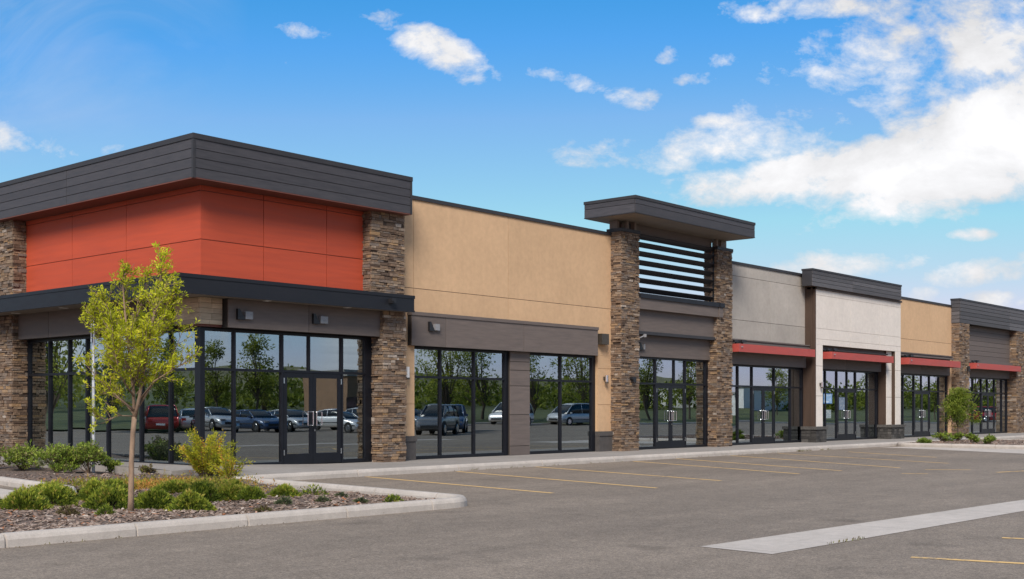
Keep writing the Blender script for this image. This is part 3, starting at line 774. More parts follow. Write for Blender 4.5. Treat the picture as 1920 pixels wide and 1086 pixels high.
clad(b, 'Y', 22.28, 31.56, 36.36, 3.20, 3.90, (), (), th=0.03)
h = b.build('header_panel', M['panel'], u)
MB().box(31.56, 36.36, 22.147, 22.45, 4.0, 5.05).build('header_core', M['sealant'], h)
MB().box(31.56, 36.36, 22.307, 22.45, 3.2, 3.9).build('header_core', M['sealant'], h)
MB().box(31.56, 36.36, 22.06, 22.45, 3.9, 4.0).build('header_flashing', M['trim'], h)
MB().box(31.555, 36.365, 22.455, 22.5, 3.2, 5.2).build('back_wall', M['panel'], u)
storefront(u, 'Y', 22.36, 31.56, 36.36, [33.1, 34.92], 0.152, 2.325, 3.195, (33.13, 34.89), 34.23, 0.08, 0.16)
sconce(u, 31.98, 3.52, 22.28, 0.2)
b = MB(); b.tube([(31.72, 22.12, 3.78), (31.72, 22.04, 3.78), (31.9, 21.98, 3.86)], 0.02, 8); b.tube([(31.9, 21.98, 3.80), (31.9, 21.98, 3.90)], [0.05, 0.06], 12)
b.build('security_camera', M['lens'], u)
b = MB(); b.box(31.05, 31.27, 21.87, 21.975, 2.42, 2.50); b.box(31.09, 31.23, 21.85, 21.97, 2.34, 2.42); b.build('wall_lamp', M['black'], u)
room(u, 31.58, 36.34, 22.52, 34.0, 3.4)
MB().box(31.56, 36.36, 22.42, 22.52, 0.0, 0.151).build('foundation', M['plinth'], u)
roof(u, 30.66, 37.3, 22.72, 34.2, 4.9)

# ------------------------------------------------------------------ grey shop
def base_shop(u, wall, x0, x1, ztop, vs, zs, zbot, hx0, hx1, bars, door, tmid, sx0, sx1, aw, mull_e1=0.14):
    parapet_wall(u, wall, x0, x1, 22.40, zbot, ztop, vs, zs)
    b = MB(); clad(b, 'Y', 22.33, hx0, hx1, 3.12, zbot - 0.18, ((hx0 + hx1)/2 - 0.3,), (), th=0.03)
    h = b.build('header_panel', M['panel'], u)
    MB().box(hx0, hx1, 22.357, 22.7, 3.122, zbot - 0.003).build('header_core', M['sealant'], h)
    c = MB(); c.box(hx0 - 0.0, hx1 + 0.05, 22.16, 22.355, zbot - 0.18, zbot - 0.115); c.box(hx0, hx1 + 0.03, 22.22, 22.355, zbot - 0.115, zbot - 0.05); c.box(hx0, hx1 + 0.05, 22.18, 22.395, zbot - 0.05, zbot - 0.004)
    c.build('sign_channel', M['panel'], h)
    storefront(u, 'Y', 22.48, sx0, sx1, bars, 0.152, 2.325, 3.118, door, tmid, 0.06, mull_e1)
    awning(u, *aw)
    room(u, x0 + 0.02, x1 - 0.02, 22.72, 34.0, 3.6)
    MB().box(x0, x1, 22.53, 22.7, 0.0, 0.151).build('foundation', M['plinth'], u)
    roof(u, x0, x1, 22.7, 34.2, 5.1)
u = thing('grey_shop', 'plain grey stucco shop with a red awning beside the stone tower', 'shop', (40.7, 22.4, 0.15))
base_shop(u, 'greyst', 37.36, 44.05, 6.87, (40.88,), (4.75, 6.35), 4.03, 37.36, 43.68, [38.66, 39.70, 41.40, 42.70], (39.73, 41.37), None, 37.36, 43.75, (37.56, 43.45, 21.82, 22.31, 3.535, 3.825))
b = MB(); clad(b, 'Y', 22.40, 43.76, 44.05, 0.152, 4.028, (), (2.4,), th=0.02); w = b.build('wall', M['greyst'], u)
MB().box(43.76, 44.05, 22.418, 22.7, 0.152, 4.028).build('wall_core', M['greyst'], w)

# ------------------------------------------------------------------ white shop
u = thing('white_shop', 'projecting white stucco shop edged in brown with dark stone pier bases', 'shop', (48.0, 22.0, 0.15))
WY = 21.95
b = MB()
clad(b, 'Y', WY, 43.78, 52.02, 4.05, 6.25, (46.9, 49.8), (4.28, 4.70, 6.03), th=0.02, gap=0.012)
clad(b, 'Y', WY, 43.78, 44.36, 0.78, 4.046, (), (2.0, 3.2), th=0.02); clad(b, 'Y', WY, 51.45, 52.02, 0.78, 4.046, (), (2.0, 3.2), th=0.02)
clad(b, 'Y', WY + 0.16, 50.86, 51.40, 0.78, 4.046, (), (2.0, 3.2), th=0.02)
w = b.build('wall', M['white'], u)
c = MB(); c.box(43.78, 52.02, WY + 0.018, 22.6, 4.05, 6.3); c.build('wall_core', M['white'], w)
b = MB(); b.box(43.72, 43.779, WY, 22.7, 0.78, 6.9); b.box(43.78, 44.36, WY + 0.021, 22.47, 0.78, 4.048); b.box(51.405, 52.02, WY + 0.021, 22.47, 0.78, 4.048); b.box(50.82, 51.404, WY + 0.18, 22.47, 0.78, 4.048)
b.box(43.70, 43.7195, WY + 0.12, WY + 0.2, 0.78, 6.3)
b.box(43.72, 52.04, WY - 0.06, 22.3, 6.252, 6.335)
b.build('brown_surround', M['brown'], u)
b = MB(); clad(b, 'Y', 21.80, 43.18, 51.74, 6.34, 6.95, (46.8,), (6.5, 6.65, 6.8), th=0.03, gap=0.014)
f = b.build('fascia', M['fascia_light'], u)
MB().box(43.18, 51.74, 21.827, 22.25, 6.342, 6.95).build('fascia_core', M['trim'], f)
MB().box(43.16, 51.76, 21.78, 22.27, 6.95, 7.02).build('coping', M['trim'], f)
MB().box(43.2, 51.72, 21.83, 22.25, 6.336, 6.342).build('soffit', M['brown'], f)
for x0, x1 in ((43.5, 44.44), (50.68, 52.12)):
    b = MB(); stone_shaft(b, x0 + 0.03, x1 - 0.03, 21.82, 22.46, 0.15, 0.66, 'FLR', 0.09, 0.14, 0.15, 0.35, 0.02)
    o = b.build('stone_base', M['darkstone'], u)
    c = MB(); c.box(x0 + 0.035, x1 - 0.035, 21.825, 22.455, 0.153, 0.66); c.box(x0 - 0.02, x1 + 0.02, 21.77, 22.465, 0.66, 0.78, 0.8); c.build('base_cap', M['darkstone'], o)
b = MB(); clad(b, 'Y', 22.33, 44.36, 50.82, 3.12, 3.86, (47.3,), (), th=0.03)
h = b.build('header_panel', M['panel'], u)
MB().box(44.36, 50.82, 22.357, 22.6, 3.122, 4.046).build('header_core', M['sealant'], h)
c = MB(); c.box(44.36, 51.0, 21.93 + 0.18, 22.355, 3.86, 3.925); c.box(44.36, 50.95, 22.18, 22.355, 3.925, 4.046); c.build('sign_channel', M['panel'], h)
storefront(u, 'Y', 22.48, 44.37, 50.81, [45.72, 46.78, 48.57, 49.75], 0.152, 2.325, 3.118, (46.81, 48.54), 47.75, 0.05, 0.12)
awning(u, 44.64, 50.62, 21.68, 22.31, 3.50, 3.785)
room(u, 44.1, 52.0, 22.72, 34.0, 3.6)
MB().box(44.36, 50.9, 22.53, 22.7, 0.0, 0.151).build('foundation', M['plinth'], u)
roof(u, 43.8, 52.0, 22.62, 34.2, 6.0)
tube_lamp(u, 44.12, 2.46, WY, 0.2, 'steel')
# notices taped inside the glass
def notice(x0, x1, z0, z1, y, colr, name='window_poster'):
    m = NT('poster_print'); c = m.coords()
    n = m.noise(6, 4, 0.6, m.coords((1, 1, 2)))
    m.link(m.ramp(n, [(0.42, colr[0]), (0.55, colr[1])], 'CONSTANT'), m.bsdf.inputs['Base Color'])
    b = MB(); b.box(x0, x1, y, y + 0.004, z0, z1); o = b.build(name, m.m, u)
    bd = MB(); t = 0.025
    for q in ((x0, x1, z0 - t, z0), (x0, x1, z1, z1 + t), (x0 - t, x0, z0 - t, z1 + t), (x1, x1 + t, z0 - t, z1 + t)): bd.box(q[0], q[1], y - 0.002, y + 0.006, q[2], q[3])
    mm = mat_plain('poster_border', colr[2], 0.6); bd.build('poster_border', mm, o)
notice(45.62, 46.36, 1.72, 2.10, 22.525, ((0.25, 0.42, 0.62), (0.5, 0.62, 0.74), (0.015, 0.09, 0.30)))
notice(47.02, 47.5, 1.46, 1.95, 22.505, ((0.16, 0.21, 0.28), (0.28, 0.32, 0.36), (0.10, 0.15, 0.24)))
notice(45.8, 46.25, 1.12, 1.42, 22.525, ((0.22, 0.28, 0.30), (0.4, 0.44, 0.44), (0.28, 0.33, 0.33)))

# ------------------------------------------------------------------ small tan shop
u = thing('small_tan_shop', 'small tan stucco shop with red awning between white block and far pillars', 'shop', (55.7, 22.4, 0.15))
base_shop(u, 'tan', 52.03, 59.28, 6.65, (56.53,), (4.72,), 4.09, 52.14, 58.9, [53.6, 54.86, 56.74, 57.9], (54.89, 56.71), 55.76, 52.14, 59.0, (52.4, 58.62, 21.70, 22.31, 3.50, 3.80))
b = MB(); clad(b, 'Y', 22.40, 59.0, 59.28, 0.152, 4.088, (), (2.4,), th=0.02); w = b.build('wall', M['tan'], u)
MB().box(59.0, 59.28, 22.418, 22.7, 0.152, 4.088).build('wall_core', M['tan'], w)

# ------------------------------------------------------------------ far charcoal shop
u = thing('charcoal_shop', 'farthest shop under a broad charcoal fascia carried by two stone pillars', 'shop', (66.0, 22.0, 0.15))
b = MB(); clad(b, 'Y', 21.96, 59.27, 76, 5.76, 6.88, (66.5,), (5.95, 6.14, 6.33, 6.52, 6.7), th=0.03, gap=0.02)
clad(b, 'X', 59.24, 21.99, 22.42, 5.76, 6.88, (), (5.95, 6.14, 6.33, 6.52, 6.7), th=0.03, gap=0.02)
f = b.build('fascia', M['fascia_light'], u)
MB().box(59.267, 76, 21.987, 22.42, 5.763, 6.88).build('fascia_core', M['sealant'], f)
MB().box(59.22, 76, 21.94, 22.44, 6.88, 6.97).build('coping', M['trim'], f)
pillar(u, [(59.30, 60.52, 22.0, 22.6, 0.15, 5.76)], 'FLR', hmin=0.05, hmax=0.1, lmin=0.12, lmax=0.36)
pillar(u, [(67.72, 69.1, 22.0, 22.6, 0.15, 5.76)], 'FLR', hmin=0.05, hmax=0.1, lmin=0.12, lmax=0.36)
b = MB(); clad(b, 'Y', 22.36, 60.52, 67.72, 4.0, 5.757, (), (4.25, 4.5, 4.75, 5.0, 5.25, 5.5), th=0.03, gap=0.014)
clad(b, 'Y', 22.36, 60.52, 67.72, 3.12, 3.85, (64.3,), (), th=0.03)
h = b.build('header_panel', M['panel'], u)
MB().box(60.52, 67.72, 22.387, 22.6, 3.122, 5.757).build('header_core', M['sealant'], h)
MB().box(60.52, 67.72, 22.2, 22.385, 3.853, 3.998).build('sign_channel', M['panel'], h)
storefront(u, 'Y', 22.48, 60.53, 67.71, [62.48, 63.74, 65.70, 66.85], 0.152, 2.325, 3.118, (63.77, 65.67), 64.65, 0.05, 0.12)
awning(u, 60.76, 67.5, 21.70, 22.34, 3.51, 3.80)
for x in (60.15, 68.9):
    MB().tube([(x, 21.86, 3.35), (x, 21.86, 3.62)], 0.07, 12).build('wall_lamp', M['black'], u)
    MB().tube([(x, 21.86, 2.25), (x, 21.86, 2.48)], 0.07, 12).build('wall_lamp', M['black'], u)
room(u, 60.5, 67.7, 22.72, 34.0, 3.6)
b = MB(); b.box(69.1, 76, 22.4, 22.7, 0.1, 5.76); b.build('wall', M['greyst'], u)
MB().box(60.52, 67.72, 22.53, 22.7, 0.0, 0.151).build('foundation', M['plinth'], u)
roof(u, 59.3, 76, 22.72, 34.2, 5.75)

# ------------------------------------------------------------------ plants
def rv(): 
    while True:
        v = Vector((random.uniform(-1,1), random.uniform(-1,1), random.uniform(-1,1)))
        if 0.01 < v.length <= 1: return v
def leaf(b, p, d, L, W, t):
    d = d.normalized(); s = d.cross(rv()).normalized()*W*0.5
    p = Vector(p); q = p + d*L
    m = p + d*L*0.5
    b.face([p, m + s, q, m - s], t)

def leafy_shrub(name, label, cat, x, y, rx, h, mat='leafy', n=900, leafL=0.055, leafW=0.024, up=0.35, group=None, z=None, lumps=7, tone=(0.5, 0.25), cap=0.0):
    """rounded bush: leaves gathered on many twig tips round several lumps"""
    z = bed_z(x, y) if z is None else z
    u = thing(name, label, cat, (x, y, z - 0.02), group)
    b = MB(); s = MB(); org = Vector((x, y, z - 0.02))
    L = []
    for i in range(lumps):
        a = random.uniform(0, 2*math.pi); r = rx*random.uniform(0.2, 0.62)
        hz = h*random.uniform(0.20, 0.70)
        L.append((Vector((math.cos(a)*r, math.sin(a)*r, hz)), rx*random.uniform(0.36, 0.56), h*random.uniform(0.28, 0.42)))
    L.append((Vector((0, 0, h*0.62)), rx*0.55, h*0.40))
    for c, r, hz in L:
        s.tube([org, org + Vector((c.x*0.5, c.y*0.5, c.z*0.55)), org + c], [0.014, 0.009, 0.004], 5)
    tw = max(1, int(n*1.5)//9)
    for i in range(tw):
        c, r, hz = random.choice(L)
        d = rv().normalized()
        if d.z < -0.35: d.z = -d.z*0.5
        rr = random.uniform(0.72, 1.06) if random.random() < 0.8 else random.uniform(0.3, 0.8)
        tip = c + Vector((d.x*r*rr, d.y*r*rr, d.z*hz*rr))
        if tip.z < 0.02: tip.z = random.uniform(0.02, 0.12)*1.0
        dirn = (d + Vector((0, 0, up))).normalized()
        s.tube([org + tip - dirn*leafL*2.2, org + tip], [0.0035, 0.002], 3, cap=False)
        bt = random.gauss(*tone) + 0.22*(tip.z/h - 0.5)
        for k in range(9):
            q = tip - dirn*leafL*1.8*random.random() + rv()*leafL*0.35
            ld = (dirn*0.7 + rv()*0.9)
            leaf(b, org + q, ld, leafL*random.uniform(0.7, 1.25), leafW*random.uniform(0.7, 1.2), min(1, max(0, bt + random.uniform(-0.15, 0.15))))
    b.build('foliage', M[mat], u); s.build('stem', M['stem'], u)
    return u

def juniper(name, label, cat, x, y, rx, h, mat='juniper', n=700, blade=0.09, group=None, z=None, tone=(0.48, 0.2), ry=None):
    """low spreading evergreen: sprays of fine shoots fanning up and out, one mesh of foliage and one of stems"""
    z = bed_z(x, y) if z is None else z; ry = ry or rx
    u = thing(name, label, cat, (x, y, z - 0.02), group)
    b = MB(); s = MB(); org = Vector((x, y, z - 0.02))
    ns = 9
    for i in range(ns):
        a = 2*math.pi*i/ns; s.tube([org, org + Vector((math.cos(a)*rx*0.55, math.sin(a)*ry*0.55, h*0.45))], [0.012, 0.004], 4)
    lump = [(random.uniform(0, 6.28), random.uniform(0.2, 0.8), random.uniform(0.75, 1.15)) for _ in range(6)]
    for i in range(n):
        a = random.uniform(0, 2*math.pi); r = math.sqrt(random.random())
        hh = h*(1 - r**2.2)*1.0
        for la, lr, lk in lump:
            dd = math.hypot(r*math.cos(a) - lr*math.cos(la), r*math.sin(a) - lr*math.sin(la))
            if dd < 0.4: hh *= 1 + (lk - 1)*(1 - dd/0.4)
        zz = max(0.02, hh*random.uniform(0.45, 1.0) - 0.02)
        p = Vector((math.cos(a)*r*rx, math.sin(a)*r*ry, zz))
        d = Vector((math.cos(a)*r*0.9, math.sin(a)*r*0.9, random.uniform(0.5, 1.0))) + rv()*0.3
        t0 = random.gauss(*tone) + (0.16 if zz > 0.72*hh else -0.30)  # lower shoots toned darker: shade under the mound put into the leaf colour
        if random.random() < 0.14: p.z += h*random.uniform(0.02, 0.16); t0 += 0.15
        if math.sin(a*3 + x*7)*math.cos(r*5 + y*3) > 0.72: continue
        for k in range(5):
            q = p + rv()*blade*0.25
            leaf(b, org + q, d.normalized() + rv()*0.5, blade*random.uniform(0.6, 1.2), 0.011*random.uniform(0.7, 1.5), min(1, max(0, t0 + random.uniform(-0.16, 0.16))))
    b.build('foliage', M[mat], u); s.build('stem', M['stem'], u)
    return u

SH = 'shrubs in the near planting bed'
# back row against the corner shop
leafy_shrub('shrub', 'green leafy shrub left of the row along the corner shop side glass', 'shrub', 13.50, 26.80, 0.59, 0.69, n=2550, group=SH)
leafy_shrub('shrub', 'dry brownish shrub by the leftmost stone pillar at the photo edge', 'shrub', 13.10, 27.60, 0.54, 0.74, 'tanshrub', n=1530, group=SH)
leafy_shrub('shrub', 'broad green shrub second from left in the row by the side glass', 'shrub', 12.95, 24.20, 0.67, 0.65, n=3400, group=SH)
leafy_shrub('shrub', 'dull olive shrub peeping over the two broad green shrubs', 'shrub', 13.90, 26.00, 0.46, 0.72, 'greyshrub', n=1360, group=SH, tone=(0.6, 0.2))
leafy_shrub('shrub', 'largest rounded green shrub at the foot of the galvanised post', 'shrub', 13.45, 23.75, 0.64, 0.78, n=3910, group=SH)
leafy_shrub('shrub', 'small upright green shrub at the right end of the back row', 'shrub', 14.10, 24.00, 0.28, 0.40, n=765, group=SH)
# front low evergreens
JN = 'low spreading evergreens in the near bed'
LOW = [
 (8.05, 15.9, 0.32, 0.34, 'low yellow green evergreen mound at the left, nearest of the left pair', 0.5),
 (9.15, 17.3, 0.46, 0.36, 'low yellow green evergreen mound behind the left pair front plant', 0.55),
 (8.75, 16.45, 0.34, 0.36, 'dark green evergreen mound joining the left pair on its right', 0.42),
 (9.2, 15.6, 0.38, 0.38, 'low dark green evergreen mound left of the young tree trunk', 0.42),
 (9.7, 16.9, 0.26, 0.34, 'olive evergreen mound behind the one left of the tree', 0.5),
 (9.75, 15.35, 0.40, 0.32, 'low green evergreen mound just right of the young tree trunk', 0.40),
 (10.8, 15.7, 0.32, 0.33, 'deep green evergreen mound below the golden bush', 0.35),
 (9.33, 13.85, 0.32, 0.28, 'loose evergreen mound nearest the front kerb right of the tree', 0.5),
 (11.15, 15.5, 0.24, 0.28, 'bright yellow green evergreen mound below the golden bush right side', 0.66),
 (11.3, 15.15, 0.22, 0.23, 'dark round evergreen mound in the middle of the mulch', 0.32),
 (11.9, 15.1, 0.25, 0.21, 'olive evergreen mound right of the dark round mound', 0.5),
 (8.15, 17.3, 0.26, 0.3, 'yellowed evergreen mound cut by the left photo edge', 0.6),
 (12.1, 16.7, 0.36, 0.17, 'flat yellow green evergreen patch behind the dark round mound', 0.68),
 (10.6, 17.9, 0.28, 0.22, 'small dark evergreen behind the young tree trunk', 0.36),
 (12.9, 17.9, 0.30, 0.18, 'low green evergreen beside the side kerb under the golden bush', 0.55),
 (11.2, 17.1, 0.33, 0.2, 'spreading olive evergreen between tree trunk and golden bush', 0.55),
]
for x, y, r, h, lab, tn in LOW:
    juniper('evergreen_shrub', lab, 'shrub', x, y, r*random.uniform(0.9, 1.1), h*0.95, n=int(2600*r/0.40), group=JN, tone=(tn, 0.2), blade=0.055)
SM = [(8.04, 14.75, 0.13, 0.17, 'tiny tan tuft on the mulch left of the trunk', 'tanshrub'), (8.25, 14.15, 0.11, 0.17, 'tiny yellow green tuft at the front kerb left of the trunk', 'juniper'),
      (11.12, 14.1, 0.13, 0.14, 'small grey green tuft on mulch below the olive mound', 'greyshrub'), (11.9, 14.15, 0.09, 0.11, 'tiny round grey tuft right of the grey green one', 'greyshrub'),
      (12.6, 15.2, 0.23, 0.19, 'spiky green tuft leaning towards the inner side kerb', 'juniper'), (12.7, 14.65, 0.08, 0.09, 'dark little tuft in open mulch by the side kerb', 'greyshrub'),
      (12.4, 13.85, 0.10, 0.09, 'pale grey tuft nearest the rounded kerb nose', 'greyshrub'), (12.75, 13.5, 0.15, 0.14, 'grassy tuft inside the rounded kerb nose', 'juniper'),
      (10.2, 13.4, 0.09, 0.1, 'thin tan tuft near the front kerb middle', 'tanshrub')]
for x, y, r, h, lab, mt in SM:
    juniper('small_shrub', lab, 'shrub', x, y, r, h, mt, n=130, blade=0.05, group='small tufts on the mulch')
leafy_shrub('shrub', 'thin tan shrub on the mulch edge before the pale sidewalk', 'shrub', 13.95, 22.2, 0.22, 0.24, 'tanshrub', n=350, group=SH)
# ground cover
b = MB()
for i in range(2600):
    x = random.gauss(12.0, 0.85); y = random.gauss(18.9, 0.8)
    if not in_bed(x, y): continue
    z = bed_z(x, y)
    n = 0.5 + 0.35*math.sin(x*2.3 + 1)*math.cos(y*2.1) + random.uniform(-0.25, 0.25)
    for k in range(4):
        leaf(b, Vector((x, y, z + random.uniform(0, 0.10))) + rv()*0.05, Vector((0,0,0.7)) + rv(), random.uniform(0.04, 0.08), 0.018, min(1, max(0, n)))
tag(b.build('ground_cover', M['cover']), 'orange and yellow green ground cover spreading behind the young tree', 'ground cover', kind='stuff')
# golden bush: arching leafy wands
def golden(x, y, r, h, n, label, ncan=40):
    z = bed_z(x, y)
    u = thing('golden_shrub', label, 'shrub', (x, y, z - 0.02), 'golden leaved shrubs'); org = Vector((x, y, z - 0.02))
    b = MB(); s = MB()
    for i in range(ncan):
        a = random.uniform(0, 6.283); rr = r*random.uniform(0.15, 1.0); hh = h*random.uniform(0.5, 1.08)*(1 - 0.40*(rr/r)**2)
        p0 = org + Vector((math.cos(a)*r*0.15, math.sin(a)*r*0.15, 0)); p2 = org + Vector((math.cos(a)*rr, math.sin(a)*rr, hh)); p1 = (p0 + p2)/2 + Vector((-math.cos(a)*rr*0.18, -math.sin(a)*rr*0.18, hh*0.08))
        pts = [p0*(1-t)**2 + p1*2*t*(1-t) + p2*t*t for t in (0, .2, .4, .6, .8, 1)]
        s.tube(pts, [0.009, 0.008, 0.006, 0.005, 0.003, 0.002], 4)
        bt = random.gauss(0.5, 0.17)
        for k in range(n):
            t = random.uniform(0.22, 1.02); c = p0*(1-t)**2 + p1*2*t*(1-t) + p2*t*t; dd = (p2 - p1).normalized()
            side = rv(); tw = c + side*0.075*random.random()
            leaf(b, tw, dd*0.8 + side, random.uniform(0.03, 0.06), random.uniform(0.013, 0.022), min(1, max(0, bt + random.uniform(-0.2, 0.2) + (0.25 if random.random() < 0.12 else 0))))
    b.build('foliage', M['golden'], u); s.build('stem', M['stem'], u)
golden(14.35, 20.75, 0.70, 1.02, 190, 'tall golden yellow bush against the corner shop windows', 60)
golden(14.25, 19.8, 0.44, 0.62, 85, 'looser golden bush with bare stems where kerb meets sidewalk', 26)

# young street tree, leader forked low, airy crown
def young_tree():
    bx, by = 8.83, 14.50
    z0 = bed_z(bx, by) - 0.02
    u = thing('young_tree', 'slender young tree with airy yellow green crown in the near bed', 'tree', (bx, by, z0))
    rt = Vector((0.655, -0.7555, 0)); fw = Vector((0.7555, 0.655, 0)); O = Vector((bx, by, z0))
    P = lambda a, d, z: O + rt*a + fw*d + Vector((0, 0, z))
    tr = MB(); tr.tube([P(0,0,0), P(0.005,0,0.25), P(0.01,0,0.7), P(0.03,0.0,1.1), P(0.05,0,1.32)], [0.048, 0.04, 0.036, 0.034, 0.034], 12)
    limbs = [([P(0.05,0,1.28), P(0.02,0.05,1.7), P(-0.05,0.08,2.2), P(-0.10,0.05,2.8), P(-0.12,0.04,3.15), P(-0.06,0.0,3.32)], 0.026),
             ([P(0.05,0,1.28), P(0.13,-0.03,1.6), P(0.22,-0.05,2.1), P(0.33,-0.02,2.75), P(0.40,0.0,3.18), P(0.43,0.0,3.46)], 0.028),
             ([P(0.10,0,1.45), P(0.25,0.12,1.75), P(0.45,0.25,2.05), P(0.62,0.3,2.5)], 0.017),
             ([P(0.12,0,1.55), P(0.38,-0.2,1.8), P(0.65,-0.3,1.95), P(0.92,-0.32,2.08)], 0.015),
             ([P(0.05,0,1.40), P(-0.15,-0.12,1.6), P(-0.38,-0.2,1.85), P(-0.60,-0.22,2.1)], 0.017),
             ([P(0.04,0,1.36), P(-0.12,0.15,1.5), P(-0.32,0.3,1.6), P(-0.52,0.36,1.66)], 0.013),
             ([P(0.0,0.06,1.85), P(-0.18,0.2,2.15), P(-0.34,0.3,2.5), P(-0.42,0.32,2.75)], 0.013),
             ([P(0.18,-0.05,1.9), P(0.3,-0.25,2.2), P(0.42,-0.38,2.6), P(0.5,-0.4,2.95)], 0.013),
             ([P(0.02,0.04,1.7), P(0.0,0.35,2.0), P(-0.02,0.5,2.4), P(0.0,0.52,2.7)], 0.012),
             ([P(0.05,-0.03,1.6), P(-0.02,-0.35,1.85), P(-0.06,-0.5,2.2), P(-0.08,-0.52,2.6)], 0.012),
             ([P(-0.08,0.06,2.4), P(-0.25,-0.05,2.7), P(-0.36,-0.1,2.95)], 0.009),
             ([P(0.28,-0.03,2.45), P(0.45,0.12,2.75), P(0.56,0.15,3.05)], 0.009),
             ([P(0.03,0,1.33), P(-0.12,-0.1,1.34), P(-0.28,-0.15,1.28), P(-0.40,-0.16,1.32)], 0.008)]
    for k in range(13):
        a = k*2.4 + random.uniform(-.3, .3); z = random.uniform(1.45, 2.5); r0 = random.uniform(0.3, 0.62)*(1.0 if z < 2.1 else 0.75); lean = 0.06 if z < 2 else 0.12
        c0, c1, c2 = lean*random.uniform(-1, 1), r0*math.cos(a), r0*math.sin(a)
        limbs.append(([P(0.06 + c0, 0, z), P(0.06 + c0 + c1*0.45, c2*0.45, z + 0.22), P(0.04 + c1*0.8, c2*0.8, z + 0.5), P(0.04 + c1, c2, z + random.uniform(0.6, 0.85))], 0.009))
    b = MB()
    def cluster(p, d, t0, n=9):
        n = int(n*1.5)
        for k in range(n):
            L = random.uniform(0.032, 0.064)
            leaf(b, p + rv()*0.042, d*0.55 + rv(), L, L*random.uniform(0.26, 0.40), min(1, max(0, t0 + random.uniform(-0.22, 0.22))))
    for pts, r0 in limbs:
        n = len(pts); tr.tube(pts, [r0*(1 - 0.8*i/(n-1)) for i in range(n)], 8)
        seglen = sum((q - p).length for p, q in zip(pts, pts[1:]))
        m = int(seglen*21) + 3
        for k in range(m):
            t = random.uniform(0.22, 1.0)*(n-1); i = min(int(t), n-2); f = t - i
            p = pts[i]*(1-f) + pts[i+1]*f; dl = (pts[i+1] - pts[i]).normalized()
            d = (dl*random.uniform(0.3, 0.9) + rv()*0.9 + Vector((0,0,0.25))).normalized()
            L = random.uniform(0.10, 0.40)*(1 - 0.35*t/(n-1))
            q = p + d*L*0.55 + rv()*0.02; e = p + d*L + Vector((0,0,L*0.12))
            tr.tube([p, q, e], [0.005, 0.0035, 0.002], 4)
            t0 = random.gauss(0.52, 0.16)
            for s_ in ((0.45, 5), (0.72, 7), (1.0, 9)):
                if random.random() < 0.85: cluster(p + (e - p)*s_[0] + rv()*0.02, d, t0, s_[1])
        cluster(pts[-1], Vector((0,0,1)), 0.6, 12)
    tr.build('trunk', M['bark'], u, smooth=True); b.build('crown', M['treeleaf'], u)
young_tree()

# small tree and shrubs on the far island
def crown_tree(name, label, cat, loc, h, r, trunk_h, nleaf, leafL, mat, bark, group=None, lumps=12, rt=0.05, tone=(0.5, 0.25), zsq=0.75):
    u = thing(name, label, cat, loc, group); O = Vector(loc)
    tr = MB(); b = MB()
    top = O + Vector((random.uniform(-.05,.05)*h, random.uniform(-.05,.05)*h, trunk_h))
    tr.tube([O - Vector((0,0,0.05)), O.lerp(top, 0.5) + Vector((0.02*h*random.uniform(-1,1), 0, 0)), top], [rt, rt*0.8, rt*0.7], 10)
    C = []
    for i in range(lumps):
        a = random.uniform(0, 6.283); rr = r*random.uniform(0.15, 0.78); k = random.random()
        zc = trunk_h + (h - trunk_h)*(0.12 + 0.72*k); rr *= (1.0 - 0.65*max(0, k - 0.45)/0.55)
        c = O + Vector((math.cos(a)*rr, math.sin(a)*rr, zc)); C.append((c, r*random.uniform(0.22, 0.42)))
        mid = top.lerp(c, 0.5) + Vector((0, 0, 0.08*h*random.random()))
        tr.tube([top - Vector((0,0,trunk_h*0.15*random.random())), mid, c], [rt*0.45, rt*0.28, rt*0.1], 6)
    C.append((O + Vector((0,0,h*0.92)), r*0.24))
    for i in range(nleaf//7):
        c, rad = random.choice(C); d = rv().normalized(); q = c + Vector((d.x, d.y, d.z*zsq))*rad*random.uniform(0.45, 1.12)
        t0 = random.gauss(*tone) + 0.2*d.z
        for k in range(7):
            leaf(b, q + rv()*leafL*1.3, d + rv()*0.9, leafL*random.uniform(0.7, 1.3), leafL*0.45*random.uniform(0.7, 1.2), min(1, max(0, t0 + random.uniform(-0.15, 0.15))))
    tr.build('trunk', M[bark], u); b.build('crown', M[mat], u)
    return u
crown_tree('small_tree', 'small round headed green tree on the far island', 'tree', (51.0, 19.0, 0.13), 2.2, 1.05, 0.62, 10000, 0.075, 'islandleaf', 'oldbark', None, 24, 0.04)
FI = 'shrubs on the far island'
for x, y, r, h, lab in ((45.9, 18.4, 0.32, 0.26, 'leftmost low shrub on the far island'), (49.0, 18.9, 0.56, 0.42, 'wide dark shrub left of the small tree trunk'),
                        (50.25, 18.7, 0.34, 0.36, 'shrub at the small tree foot'), (47.6, 17.2, 0.44, 0.42, 'broad green shrub right of the small tree trunk'), (46.6, 16.15, 0.32, 0.38, 'rightmost rounded shrub on the far island')):
    leafy_shrub('island_shrub', lab, 'shrub', x, y, r, h, n=700, leafL=0.08, leafW=0.035, group=FI, z=0.13, tone=(0.35, 0.22))
